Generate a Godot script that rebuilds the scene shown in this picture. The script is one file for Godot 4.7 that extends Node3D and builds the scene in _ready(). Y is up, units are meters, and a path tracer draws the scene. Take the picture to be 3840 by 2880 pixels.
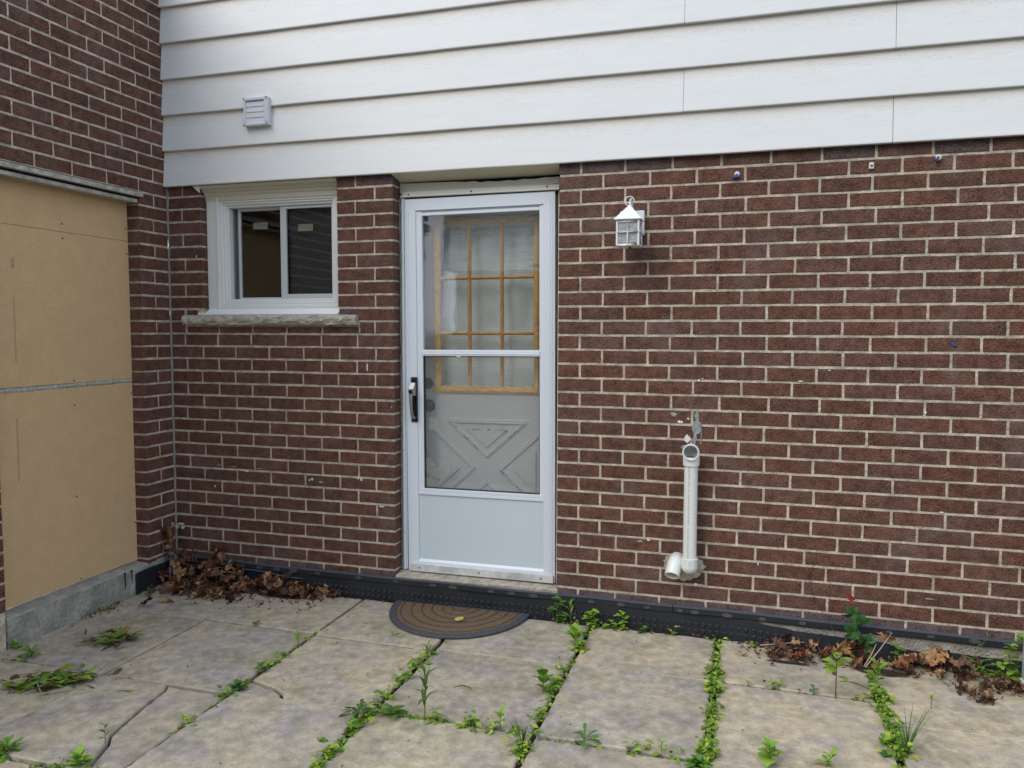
extends Node3D

const H := 0.0677          # height of one brick course
const TOP := 2.192         # top of course 1
const XL := -2.212         # face of the brick wing on the left
const DJ := -0.854         # left jamb of the door opening
var M := {}
var names := {}
var rng := RandomNumberGenerator.new()

# ------------------------------------------------------------------ helpers
func rf(a: float, b: float) -> float: return rng.randf_range(a, b)
func lin(r: float, g: float, b: float) -> Color: return Color(r, g, b).linear_to_srgb()
func V(x: float, y: float, z: float) -> Vector3: return Vector3(x, y, z)

func numbered(called: String) -> String:
	var n: int = names.get(called, 0)
	names[called] = n + 1
	return called if n == 0 else "%s_%03d" % [called, n]

func tag(o: Node3D, label := "", category := "", group := "", kind := "") -> Node3D:
	if label: o.set_meta("label", label)
	if category: o.set_meta("category", category)
	if group: o.set_meta("group", group)
	if kind: o.set_meta("kind", kind)
	return o

func thing(called: String, label: String, category: String, at := Vector3.ZERO, group := "", kind := "thing") -> Node3D:
	var o := Node3D.new()
	o.name = numbered(called)
	o.position = at
	add_child(o)
	return tag(o, label, category, group, kind)

func mb() -> SurfaceTool:
	var st := SurfaceTool.new()
	st.begin(Mesh.PRIMITIVE_TRIANGLES)
	st.set_smooth_group(-1)
	return st

func fin(st: SurfaceTool) -> ArrayMesh:
	st.generate_normals()
	return st.commit()

func put(mesh: Mesh, called: String, m: Material, parent: Node = null, at := Transform3D.IDENTITY) -> MeshInstance3D:
	var o := MeshInstance3D.new()
	o.mesh = mesh
	o.material_override = null
	for i in mesh.get_surface_count(): o.set_surface_override_material(i, m)
	o.transform = at
	if parent == null:
		o.name = numbered(called)
		add_child(o)
	else:
		o.name = called
		parent.add_child(o, true)
	return o

func obj(st: SurfaceTool, called: String, m: Material, parent: Node = null) -> MeshInstance3D:
	return put(fin(st), called, m, parent)

func tri(st: SurfaceTool, a: Vector3, b: Vector3, c: Vector3) -> void:   # counter-clockwise from outside
	st.add_vertex(a); st.add_vertex(c); st.add_vertex(b)

func quad(st: SurfaceTool, a: Vector3, b: Vector3, c: Vector3, d: Vector3) -> void:
	tri(st, a, b, c); tri(st, a, c, d)

func bx(st: SurfaceTool, x0: float, x1: float, y0: float, y1: float, z0: float, z1: float, e := 0.0) -> void:
	e = minf(e, minf(minf((x1 - x0) * 0.45, (y1 - y0) * 0.45), (z1 - z0) * 0.45))
	if e <= 0.0:
		var p := [V(x0,y0,z1), V(x1,y0,z1), V(x1,y1,z1), V(x0,y1,z1), V(x0,y0,z0), V(x1,y0,z0), V(x1,y1,z0), V(x0,y1,z0)]
		quad(st, p[0], p[1], p[2], p[3]); quad(st, p[5], p[4], p[7], p[6]); quad(st, p[1], p[5], p[6], p[2])
		quad(st, p[4], p[0], p[3], p[7]); quad(st, p[3], p[2], p[6], p[7]); quad(st, p[4], p[5], p[1], p[0])
		return
	var c := V((x0 + x1) / 2, (y0 + y1) / 2, (z0 + z1) / 2)
	var h := V((x1 - x0) / 2, (y1 - y0) / 2, (z1 - z0) / 2)
	for ax in 3:
		for s in [-1.0, 1.0]:
			var b: int = (ax + 1) % 3
			var d: int = (ax + 2) % 3
			var q := []
			for k in [[-1, -1], [1, -1], [1, 1], [-1, 1]]:
				var v := Vector3.ZERO
				v[ax] = s * h[ax]; v[b] = k[0] * (h[b] - e); v[d] = k[1] * (h[d] - e)
				q.append(c + v)
			if s > 0: quad(st, q[0], q[1], q[2], q[3])
			else: quad(st, q[3], q[2], q[1], q[0])
		for s in [-1.0, 1.0]:
			for t in [-1.0, 1.0]:
				var b: int = (ax + 1) % 3
				var d: int = (ax + 2) % 3
				var q := []
				for k in [[-1, 0], [1, 0], [1, 1], [-1, 1]]:
					var v := Vector3.ZERO
					v[ax] = k[0] * (h[ax] - e)
					v[b] = s * (h[b] if k[1] == 0 else h[b] - e)
					v[d] = t * (h[d] - e if k[1] == 0 else h[d])
					q.append(c + v)
				if s * t > 0: quad(st, q[0], q[1], q[2], q[3])
				else: quad(st, q[3], q[2], q[1], q[0])
	for sx in [-1.0, 1.0]:
		for sy in [-1.0, 1.0]:
			for sz in [-1.0, 1.0]:
				var a := c + V(sx * h.x, sy * (h.y - e), sz * (h.z - e))
				var b := c + V(sx * (h.x - e), sy * h.y, sz * (h.z - e))
				var d := c + V(sx * (h.x - e), sy * (h.y - e), sz * h.z)
				if sx * sy * sz > 0: tri(st, a, b, d)
				else: tri(st, a, d, b)

func box(called: String, m: Material, parent: Node, x0: float, x1: float, y0: float, y1: float, z0: float, z1: float, e := 0.0) -> MeshInstance3D:
	var st := mb()
	bx(st, x0, x1, y0, y1, z0, z1, e)
	return obj(st, called, m, parent)

# a polygon (x, y), counter-clockwise, pushed out from z0 to z1
func prism(st: SurfaceTool, poly: PackedVector2Array, z0: float, z1: float, t := Transform3D.IDENTITY) -> void:
	var idx := Geometry2D.triangulate_polygon(poly)
	for i in range(0, idx.size(), 3):
		var a := poly[idx[i]]; var b := poly[idx[i + 1]]; var c := poly[idx[i + 2]]
		if (b - a).cross(c - a) < 0: var s := b; b = c; c = s
		tri(st, t * V(a.x, a.y, z1), t * V(b.x, b.y, z1), t * V(c.x, c.y, z1))
		tri(st, t * V(a.x, a.y, z0), t * V(c.x, c.y, z0), t * V(b.x, b.y, z0))
	for i in poly.size():
		var a := poly[i]; var b := poly[(i + 1) % poly.size()]
		quad(st, t * V(a.x, a.y, z0), t * V(b.x, b.y, z0), t * V(b.x, b.y, z1), t * V(a.x, a.y, z1))

# profile (z, y) swept along x
func extrude_x(st: SurfaceTool, prof: PackedVector2Array, x0: float, x1: float) -> void:
	prism(st, prof, x0, x1, Transform3D(Basis(V(0, 0, 1), V(0, 1, 0), V(-1, 0, 0)), Vector3.ZERO) if false else Transform3D(Basis(V(0, 0, 1), V(0, 1, 0), V(1, 0, 0)), Vector3.ZERO))

func tube(st: SurfaceTool, pts: Array, rad: Array, n := 8, caps := true) -> void:
	st.set_smooth_group(1)
	var rings := []
	var up := V(0, 1, 0.01)
	for i in pts.size():
		var t: Vector3 = (pts[mini(i + 1, pts.size() - 1)] - pts[maxi(i - 1, 0)])
		t = t.normalized() if t.length() > 1e-9 else V(0, 1, 0)
		if absf(t.dot(up.normalized())) > 0.95: up = V(1, 0.02, 0.1) if i == 0 else up
		var s := t.cross(up)
		if s.length() < 0.05: s = t.cross(V(1, 0.1, 0.2))
		s = s.normalized()
		up = s.cross(t)
		var r: float = rad[mini(i, rad.size() - 1)]
		var ring := []
		for k in n:
			var a := TAU * k / n
			ring.append(pts[i] + (s * cos(a) + up * sin(a)) * r)
		rings.append(ring)
	for i in pts.size() - 1:
		for k in n:
			var k2 := (k + 1) % n
			quad(st, rings[i][k], rings[i][k2], rings[i + 1][k2], rings[i + 1][k])
	st.set_smooth_group(-1)
	if caps:
		for k in n:
			var k2 := (k + 1) % n
			tri(st, pts[0], rings[0][k2], rings[0][k])
			tri(st, pts[-1], rings[-1][k], rings[-1][k2])

# lathe about the local z axis: profile of (radius, z)
func lathe(st: SurfaceTool, prof: Array, n := 20, at := Transform3D.IDENTITY) -> void:
	for i in prof.size() - 1:
		st.set_smooth_group(1 + i % 2 if prof.size() < 12 else 1)
		for k in n:
			var a := TAU * k / n
			var b := TAU * (k + 1) / n
			var p: Vector2 = prof[i]; var q: Vector2 = prof[i + 1]
			var v0 := at * V(p.x * cos(a), p.x * sin(a), p.y)
			var v1 := at * V(p.x * cos(b), p.x * sin(b), p.y)
			var v2 := at * V(q.x * cos(b), q.x * sin(b), q.y)
			var v3 := at * V(q.x * cos(a), q.x * sin(a), q.y)
			if p.x > 1e-6: tri(st, v0, v1, v2)
			if q.x > 1e-6: tri(st, v0, v2, v3)
	st.set_smooth_group(-1)

func disc(st: SurfaceTool, c: Vector3, r: float, d: float, n := 8) -> void:  # a low button facing +z
	lathe(st, [Vector2(r, 0), Vector2(r * 0.9, d), Vector2(0, d * 1.15)], n, Transform3D(Basis.IDENTITY, c))

# ------------------------------------------------------------------ textures
func noise(kind: int, freq: float, sd: int, oct := 4) -> FastNoiseLite:
	var n := FastNoiseLite.new()
	n.noise_type = kind
	n.frequency = freq
	n.seed = sd
	n.fractal_type = FastNoiseLite.FRACTAL_FBM if oct > 1 else FastNoiseLite.FRACTAL_NONE
	n.fractal_octaves = maxi(oct, 1)
	return n

func field(n: FastNoiseLite, s: int) -> PackedByteArray:
	var im := n.get_seamless_image(s, s)
	im.convert(Image.FORMAT_L8)
	return im.get_data()

# fields: byte arrays of s*s; f(array of 0..1 values) -> Color
func weave(s: int, fields: Array, f: Callable) -> ImageTexture:
	var im := Image.create(s, s, false, Image.FORMAT_RGBA8)
	var v := []
	v.resize(fields.size())
	for y in s:
		for x in s:
			var i := y * s + x
			for k in fields.size(): v[k] = fields[k][i] / 255.0
			im.set_pixel(x, y, f.call(v))
	return ImageTexture.create_from_image(im)

func grey(n: FastNoiseLite, s := 512) -> ImageTexture:
	return ImageTexture.create_from_image(n.get_seamless_image(s, s))

func ss(a: float, b: float, x: float) -> float: return smoothstep(a, b, x)

func mat(c: Color, rough := 0.8, o := {}) -> StandardMaterial3D:
	var m := StandardMaterial3D.new()
	m.albedo_color = c
	m.roughness = rough
	m.metallic_specular = o.get("spec", 0.4)
	if o.has("metal"): m.metallic = o.metal
	if o.has("tex"): m.albedo_texture = o.tex
	if o.has("scale"):
		m.uv1_triplanar = true
		m.uv1_world_triplanar = true
		m.uv1_scale = o.scale if o.scale is Vector3 else Vector3.ONE * o.scale
		m.uv1_offset = o.get("offset", Vector3.ZERO)
	if o.has("bump"):
		m.heightmap_enabled = true
		m.heightmap_texture = o.bump
		m.heightmap_scale = o.get("depth", 0.1)
	if o.has("over"):
		m.detail_enabled = true
		m.detail_albedo = o.over
		m.detail_uv_layer = BaseMaterial3D.DETAIL_UV_2
		m.uv2_triplanar = true
		m.uv2_world_triplanar = true
		m.uv2_scale = o.oscale if o.oscale is Vector3 else Vector3.ONE * o.oscale
		m.uv2_offset = o.get("ooffset", Vector3.ZERO)
	if o.has("vc"): m.vertex_color_use_as_albedo = true
	if o.has("alpha"):
		m.transparency = BaseMaterial3D.TRANSPARENCY_ALPHA
		m.albedo_color.a = o.alpha
	if o.has("back"):
		m.backlight_enabled = true
		m.backlight = o.back
	return m

func make_materials() -> void:
	var sx := FastNoiseLite.TYPE_SIMPLEX_SMOOTH
	var cell := FastNoiseLite.TYPE_CELLULAR
	var val := FastNoiseLite.TYPE_VALUE
	# brick: fine dark pits and creases on a mottled ground
	var b0 := field(noise(sx, 0.012, 3, 4), 512)
	var b1 := field(noise(sx, 0.09, 5, 3), 512)
	var b2 := field(noise(val, 0.22, 9, 2), 512)
	var brick_t := weave(512, [b0, b1, b2], func(v):
		var g: float = 0.80 + 0.26 * (v[0] - 0.5) + 0.30 * (v[1] - 0.5)
		g -= 0.42 * ss(0.60, 0.78, v[2]) * ss(0.35, 0.6, v[1])
		g += 0.13 * ss(0.68, 0.8, 1.0 - v[2])
		return Color(clampf(g, 0, 1), clampf(g * 0.985, 0, 1), clampf(g * 0.97, 0, 1)))
	var brick_h := weave(512, [b1, b2], func(v):
		var g: float = 0.55 * v[0] + 0.45 * (1.0 - ss(0.5, 0.8, v[1]))
		return Color(g, g, g))
	# pale bloom of salts over the brickwork
	var s0 := field(noise(sx, 0.011, 21, 3), 512)
	var s1 := field(noise(sx, 0.05, 23, 4), 512)
	var s2 := field(noise(sx, 0.012, 29, 2), 512)
	var bloom := weave(512, [s0, s1, s2], func(v):
		var a: float = ss(0.60, 0.92, v[0]) * (0.2 + 0.8 * v[1]) * 0.22
		var w: float = ss(0.74, 0.82, v[1]) * ss(0.66, 0.8, v[2]) * 0.25
		return Color(0.58, 0.54, 0.54, clampf(a + w, 0, 0.6)))
	M.bloom = bloom
	var tones := [[0.105, 0.046, 0.037], [0.094, 0.042, 0.034], [0.115, 0.052, 0.044], [0.100, 0.050, 0.046], [0.085, 0.042, 0.038], [0.110, 0.054, 0.050],
		[0.088, 0.039, 0.030], [0.078, 0.040, 0.036], [0.108, 0.058, 0.056], [0.121, 0.052, 0.041], [0.096, 0.047, 0.040], [0.102, 0.046, 0.040]]
	M.brick = []
	for i in tones.size():
		var t: Array = [lerpf(tones[i][0], 0.100, 0.45), lerpf(tones[i][1], 0.0465, 0.45), lerpf(tones[i][2], 0.039, 0.45)]
		M.brick.append(mat(lin(t[0] * 2.2, t[1] * 2.35, t[2] * 2.1), 0.85, {"tex": brick_t, "scale": 2.3, "offset": V(i * 0.37, i * 0.61, i * 0.23), "bump": brick_h, "depth": 0.28, "over": bloom, "oscale": 0.42, "spec": 0.35}))
	M.brick_grey = mat(lin(0.20, 0.135, 0.135), 0.8, {"tex": brick_t, "scale": 2.3, "bump": brick_h, "depth": 0.3, "over": bloom, "oscale": 0.6})
	M.brick_pale = mat(lin(0.30, 0.26, 0.23), 0.85, {"tex": brick_t, "scale": 2.3, "bump": brick_h, "depth": 0.3})
	# mortar
	var m0 := field(noise(val, 0.2, 31, 3), 512)
	var m1 := field(noise(sx, 0.015, 33, 4), 512)
	var mort := weave(512, [m0, m1], func(v):
		var g: float = 0.88 + 0.18 * (v[0] - 0.5) + 0.30 * (v[1] - 0.5)
		return Color(clampf(g, 0, 1), clampf(g * 0.99, 0, 1), clampf(g * 0.97, 0, 1)))
	var mort_h := grey(noise(val, 0.16, 35, 3))
	M.mortar = mat(lin(0.70, 0.63, 0.52), 0.95, {"tex": mort, "scale": 1.7, "bump": mort_h, "depth": 0.3, "spec": 0.2})
	M.mortar_smear = mat(lin(0.62, 0.575, 0.50), 0.95, {"tex": mort, "scale": 3.0, "bump": mort_h, "depth": 0.5})
	M.caulk = mat(lin(0.40, 0.42, 0.45), 0.6, {"tex": mort, "scale": 4.0, "bump": mort_h, "depth": 0.2})
	M.soil = mat(lin(0.05, 0.038, 0.027), 0.95, {"tex": mort, "scale": 2.0, "bump": mort_h, "depth": 1.5})
	# flagstone: weathered layered sandstone, grey-mauve and buff with lichen
	var f0 := field(noise(sx, 0.004, 41, 5), 1024)
	var f1 := field(noise(sx, 0.02, 43, 6), 1024)
	var f2 := field(noise(val, 0.20, 45, 3), 1024)
	var f3n := noise(sx, 0.010, 47, 5)
	f3n.fractal_type = FastNoiseLite.FRACTAL_RIDGED
	var f3 := field(f3n, 1024)
	var f4 := field(noise(sx, 0.006, 49, 4), 1024)
	var f5 := field(noise(sx, 0.009, 51, 6), 1024)
	var stone := weave(1024, [f0, f1, f2, f3, f4, f5], func(v):
		var c := Color(0.70, 0.67, 0.605)
		c = c.lerp(Color(0.665, 0.635, 0.615), ss(0.5, 0.75, v[0]) * 0.8)
		c = c.lerp(Color(0.60, 0.585, 0.51), ss(0.5, 0.8, v[4]) * 0.6)
		c = c.lerp(Color(0.735, 0.69, 0.60), ss(0.55, 0.8, 1.0 - v[0]) * 0.6)
		var g: float = 1.0 + 0.26 * (v[1] - 0.5) + 0.13 * (v[2] - 0.5)
		# thin cleft lines where a layer of the stone ends
		var e: float = fmod(v[5] * 5.0, 1.0)
		g -= 0.17 * ss(0.90, 0.99, e) * ss(0.35, 0.6, v[1])
		g += 0.05 * ss(0.0, 0.06, e) * (1.0 - ss(0.06, 0.18, e))
		g -= 0.15 * ss(0.82, 0.95, v[3]) * ss(0.45, 0.65, v[1])
		g -= 0.25 * ss(0.74, 0.84, v[2]) * ss(0.5, 0.7, v[4])
		return Color(clampf(c.r * g, 0, 1), clampf(c.g * g, 0, 1), clampf(c.b * g, 0, 1)))
	var stone_h := weave(1024, [f1, f2, f5], func(v):
		var t: float = floorf(v[2] * 5.0) / 5.0 + ss(0.90, 1.0, fmod(v[2] * 5.0, 1.0)) / 5.0
		var g: float = 0.55 * t + 0.33 * v[0] + 0.12 * v[1]
		return Color(g, g, g))
	var g0 := field(noise(sx, 0.007, 61, 4), 512)
	var g1 := field(noise(sx, 0.06, 63, 3), 512)
	var algae := weave(512, [g0, g1], func(v):
		var a: float = ss(0.52, 0.8, v[0]) * (0.25 + 0.75 * ss(0.3, 0.7, v[1])) * 0.34
		return Color(0.44, 0.43, 0.33, clampf(a, 0, 1)))
	M.stone = []
	var st_t := [[0.93, 0.93, 0.95], [1.0, 0.98, 0.94], [0.90, 0.89, 0.90], [1.06, 1.02, 0.96], [0.97, 0.97, 0.92]]
	for i in st_t.size():
		var t: Array = st_t[i]
		M.stone.append(mat(lin(0.98 * t[0], 0.96 * t[1], 0.95 * t[2]), 0.86, {"tex": stone, "scale": 0.75, "offset": V(i * 0.21, 0, i * 0.33), "bump": stone_h, "depth": 0.62, "over": algae, "oscale": 0.55, "ooffset": V(i * 0.4, 0, i * 0.17), "spec": 0.3}))
	M.sill_stone = mat(lin(0.60, 0.57, 0.50), 0.9, {"tex": mort, "scale": V(1.2, 2.4, 1.2), "bump": stone_h, "depth": 0.8})
	M.concrete = mat(lin(0.42, 0.425, 0.39), 0.92, {"tex": mort, "scale": 0.9, "bump": mort_h, "depth": 0.5, "over": algae, "oscale": 1.1})
	M.threshold = mat(lin(0.62, 0.56, 0.47), 0.92, {"tex": mort, "scale": 2.6, "bump": mort_h, "depth": 0.6, "over": algae, "oscale": 1.6})
	# painted siding: chalky white with mildew specks; the map runs along and up each panel
	var d0 := field(noise(val, 0.30, 71, 2), 1024)
	var d1 := field(noise(sx, 0.013, 73, 3), 1024)
	var d2 := field(noise(sx, 0.004, 75, 3), 1024)
	var sid := Image.create(1024, 1024, false, Image.FORMAT_RGBA8)
	for y in 1024:
		for x in 1024:
			var i := y * 1024 + x
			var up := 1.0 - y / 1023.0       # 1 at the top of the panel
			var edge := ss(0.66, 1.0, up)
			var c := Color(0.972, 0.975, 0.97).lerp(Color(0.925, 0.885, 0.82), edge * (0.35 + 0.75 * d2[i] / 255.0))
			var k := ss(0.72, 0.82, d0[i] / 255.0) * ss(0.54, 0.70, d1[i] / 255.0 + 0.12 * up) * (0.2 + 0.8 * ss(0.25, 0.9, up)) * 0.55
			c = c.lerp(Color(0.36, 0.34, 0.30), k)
			var g := 1.0 + 0.02 * (d2[i] / 255.0 - 0.5)
			sid.set_pixel(x, y, Color(c.r * g, c.g * g, c.b * g))
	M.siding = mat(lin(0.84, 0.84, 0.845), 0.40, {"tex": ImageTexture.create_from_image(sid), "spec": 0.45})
	M.soffit = mat(lin(0.66, 0.625, 0.50), 0.6)
	M.white = mat(lin(0.78, 0.79, 0.81), 0.35, {"spec": 0.5, "tex": mort, "scale": V(0.35, 0.35, 0.35)})
	M.white_door = mat(lin(0.74, 0.79, 0.85), 0.33, {"spec": 0.5})
	M.white_panel = mat(lin(0.62, 0.70, 0.74), 0.38, {"spec": 0.45})
	M.white_old = mat(lin(0.70, 0.68, 0.61), 0.6)
	M.cap_dirty = mat(lin(0.80, 0.785, 0.73), 0.45)
	M.vinyl = mat(lin(0.80, 0.81, 0.80), 0.35, {"spec": 0.5})
	M.sash = mat(lin(0.56, 0.58, 0.60), 0.4)
	M.dark_gap = mat(lin(0.012, 0.011, 0.010), 0.9)
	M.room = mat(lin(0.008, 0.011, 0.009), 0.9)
	M.seal = mat(lin(0.03, 0.032, 0.036), 0.5)
	var wavy := grey(noise(sx, 0.006, 81, 2), 512)
	M.glass = mat(Color(0.01, 0.014, 0.012), 0.02, {"alpha": 0.02, "spec": 0.5})
	M.glass_wavy = mat(Color(0.01, 0.014, 0.012), 0.02, {"alpha": 0.02, "spec": 0.5, "bump": wavy, "depth": 0.022, "scale": V(1.0, 2.6, 1.0)})
	M.glass_dusty = mat(lin(0.66, 0.68, 0.66), 0.02, {"alpha": 0.06, "spec": 0.5})
	M.haze_glass = mat(lin(0.5, 0.52, 0.5), 0.6, {"alpha": 0.12})
	M.scratch = mat(lin(0.7, 0.72, 0.7), 0.5, {"alpha": 0.30})
	M.tape = mat(lin(0.62, 0.64, 0.56), 0.6, {"alpha": 0.13})
	M.residue = mat(lin(0.46, 0.47, 0.40), 0.8, {"alpha": 0.13})
	M.sticker = mat(lin(0.22, 0.235, 0.17), 0.6)
	M.door_grey = mat(lin(0.46, 0.475, 0.465), 0.5)
	M.door_dark = mat(lin(0.20, 0.205, 0.20), 0.7)
	M.jamb = mat(lin(0.55, 0.57, 0.46), 0.6)
	var w0 := field(noise(sx, 0.006, 91, 3), 512)
	var w1 := field(noise(sx, 0.03, 93, 3), 512)
	var wood := weave(512, [w0, w1], func(v):
		var g: float = 0.86 + 0.25 * sin(v[0] * 46.0) * 0.35 + 0.16 * (v[1] - 0.5)
		return Color(clampf(g, 0, 1), clampf(g * 0.97, 0, 1), clampf(g * 0.90, 0, 1)))
	M.pine = mat(lin(0.84, 0.56, 0.25), 0.42, {"tex": wood, "scale": V(6.0, 0.7, 6.0)})
	M.pine_h = mat(lin(0.84, 0.56, 0.25), 0.42, {"tex": wood, "scale": V(0.7, 6.0, 6.0)})
	var waffle := Image.create(64, 64, false, Image.FORMAT_RGBA8)
	for y in 64:
		for x in 64:
			var g := 0.5 + 0.25 * sin(TAU * x / 16.0) + 0.25 * sin(TAU * y / 16.0)
			waffle.set_pixel(x, y, Color(g, g, g))
	M.curtain = mat(lin(0.83, 0.90, 0.87), 0.9, {"bump": ImageTexture.create_from_image(waffle), "depth": 0.22, "scale": 20.0, "back": Color(0.25, 0.28, 0.28)})
	M.bronze = mat(lin(0.020, 0.019, 0.017), 0.35, {"metal": 0.4})
	M.black = mat(lin(0.010, 0.010, 0.016), 0.4)
	M.nickel = mat(lin(0.40, 0.38, 0.36), 0.38, {"metal": 0.85})
	M.screw = mat(lin(0.06, 0.06, 0.055), 0.5, {"metal": 0.5})
	M.steel = mat(lin(0.42, 0.42, 0.40), 0.45, {"metal": 0.6})
	# tan paper-faced board
	var p0 := field(noise(val, 0.18, 101, 3), 512)
	var p1 := field(noise(sx, 0.008, 103, 4), 512)
	var paper := weave(512, [p0, p1], func(v):
		var g: float = 0.90 + 0.07 * (v[0] - 0.5) + 0.04 * (v[1] - 0.5)
		return Color(clampf(g, 0, 1), clampf(g * 0.985, 0, 1), clampf(g * 0.955, 0, 1)))
	M.board = mat(lin(0.80, 0.575, 0.345), 0.85, {"tex": paper, "scale": 1.6, "spec": 0.25})
	M.gypsum = mat(lin(0.82, 0.80, 0.77), 0.95, {"tex": mort, "scale": 6.0, "bump": mort_h, "depth": 0.8})
	M.lintel = mat(lin(0.62, 0.60, 0.56), 0.8, {"tex": mort, "scale": 2.0, "bump": mort_h, "depth": 0.5, "over": bloom, "oscale": 2.0})
	M.ink = mat(lin(0.055, 0.045, 0.04), 0.9)
	M.ink_pale = mat(lin(0.27, 0.195, 0.115), 0.9)
	M.ink_grey = mat(lin(0.33, 0.34, 0.36), 0.8)
	# black dimpled membrane
	M.membrane = mat(lin(0.016, 0.018, 0.023), 0.5, {"spec": 0.5, "bump": m0_tex(), "depth": 0.06, "scale": 3.0})
	M.membrane_lip = mat(lin(0.085, 0.095, 0.12), 0.5)
	M.patch = mat(lin(0.12, 0.12, 0.115), 0.85, {"tex": mort, "scale": 9.0})
	M.parge = mat(lin(0.50, 0.46, 0.39), 0.95, {"tex": mort, "scale": 1.6, "bump": mort_h, "depth": 0.6, "over": bloom, "oscale": 1.4})
	M.rubber = mat(lin(0.095, 0.105, 0.12), 0.7, {"tex": mort, "scale": 5.0})
	var coir := weave(512, [b2, b1], func(v):
		var g: float = 0.80 + 0.75 * (v[0] - 0.5) + 0.25 * (v[1] - 0.5)
		return Color(clampf(g, 0, 1), clampf(g * 0.95, 0, 1), clampf(g * 0.9, 0, 1)))
	M.coir = mat(lin(0.52, 0.36, 0.215), 1.0, {"tex": coir, "scale": 4.5, "bump": coir, "depth": 1.6})
	M.pvc = mat(lin(0.76, 0.78, 0.75), 0.3, {"spec": 0.5})
	M.pvc_in = mat(lin(0.60, 0.64, 0.62), 0.5)
	M.lamp_white = mat(lin(0.82, 0.825, 0.83), 0.4)
	M.lamp_glass = mat(lin(0.40, 0.41, 0.405), 0.25, {"bump": grey(noise(cell, 0.02, 111, 1), 256), "depth": 0.3, "scale": 8.0})
	M.vent = mat(lin(0.64, 0.66, 0.71), 0.5)
	M.blue = mat(lin(0.03, 0.09, 0.36), 0.5)
	M.plug = mat(lin(0.72, 0.72, 0.68), 0.6)
	var rust := weave(512, [s0, s1, b2], func(v):
		var c := Color(0.30, 0.16, 0.08).lerp(Color(0.56, 0.34, 0.14), ss(0.4, 0.6, v[1]))
		c = c.lerp(Color(0.12, 0.09, 0.08), ss(0.5, 0.7, v[0]))
		return c.lerp(Color(0.60, 0.60, 0.52), ss(0.62, 0.75, v[2]) * 0.6))
	M.rust = mat(Color(1, 1, 1), 0.55, {"tex": rust, "scale": 7.0, "metal": 0.25})
	M.old_zinc = mat(lin(0.34, 0.34, 0.32), 0.6, {"tex": mort, "scale": 8.0, "metal": 0.3})
	M.leaf = mat(Color(1, 1, 1), 0.7, {"vc": true, "back": Color(0.16, 0.16, 0.16), "spec": 0.25})
	M.green = mat(Color(1, 1, 1), 0.5, {"vc": true, "back": Color(0.5, 0.5, 0.5), "spec": 0.35})
	M.post = mat(lin(0.62, 0.65, 0.70), 0.35, {"metal": 0.3})
	M.lawn = mat(lin(0.055, 0.09, 0.025), 0.95, {"tex": mort, "scale": 1.0, "bump": mort_h, "depth": 3.0})
	M.far_brick = mat(lin(0.10, 0.052, 0.042), 0.9, {"tex": mort, "scale": 2.0})
	M.shingle = mat(lin(0.07, 0.065, 0.06), 0.95, {"tex": mort, "scale": 1.0})
	M.bark = mat(lin(0.09, 0.07, 0.05), 0.95, {"tex": mort, "scale": 2.0, "bump": mort_h, "depth": 2.0})

func m0_tex() -> ImageTexture: return grey(noise(FastNoiseLite.TYPE_SIMPLEX_SMOOTH, 0.03, 121, 3), 256)

# ------------------------------------------------------------------ brickwork
var bricks := {}

func brick_mesh(w: float, d: float, k: int) -> ArrayMesh:
	var key := "%.3f_%.3f_%d" % [w, d, k]
	if bricks.has(key): return bricks[key]
	var r := RandomNumberGenerator.new()
	r.seed = hash(key)
	var h := 0.0577
	var nx := 4 if w > 0.13 else 3
	var out := []
	for i in nx: out.append(Vector2(-w / 2 + w * i / nx, -h / 2))
	for i in 2: out.append(Vector2(w / 2, -h / 2 + h * i / 2))
	for i in nx: out.append(Vector2(w / 2 - w * i / nx, h / 2))
	for i in 2: out.append(Vector2(-w / 2, h / 2 - h * i / 2))
	var front := []
	var rim := []
	for p in out:
		var q: Vector2 = p + Vector2(r.randf_range(-0.0011, 0.0011), r.randf_range(-0.0010, 0.0010))
		rim.append(V(q.x, q.y, -0.0016))
		front.append(V(q.x - signf(q.x) * 0.0014, q.y - signf(q.y) * 0.0014, r.randf_range(-0.0004, 0.0004)))
	var st := mb()
	var n := out.size()
	var ca := V(-w * 0.25, 0, 0.0003)
	var cb := V(w * 0.25, 0, 0.0003)
	for i in n:
		var j := (i + 1) % n
		var c: Vector3 = ca if (out[i].x + out[j].x) < 0 else cb
		tri(st, c, front[i], front[j])
		quad(st, rim[i], rim[j], front[j], front[i])
		quad(st, V(rim[i].x, rim[i].y, -d), V(rim[j].x, rim[j].y, -d), rim[j], rim[i])
	var mid_b := -1
	var mid_t := -1
	for i in n:
		var j := (i + 1) % n
		if (out[i].x + out[j].x < 0) != (out[j].x + out[(j + 1) % n].x < 0):
			if mid_b < 0: mid_b = j
			else: mid_t = j
	tri(st, ca, front[mid_b], cb)
	tri(st, cb, front[mid_t], ca)
	bricks[key] = fin(st)
	return bricks[key]

var wall_count := {}
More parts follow.
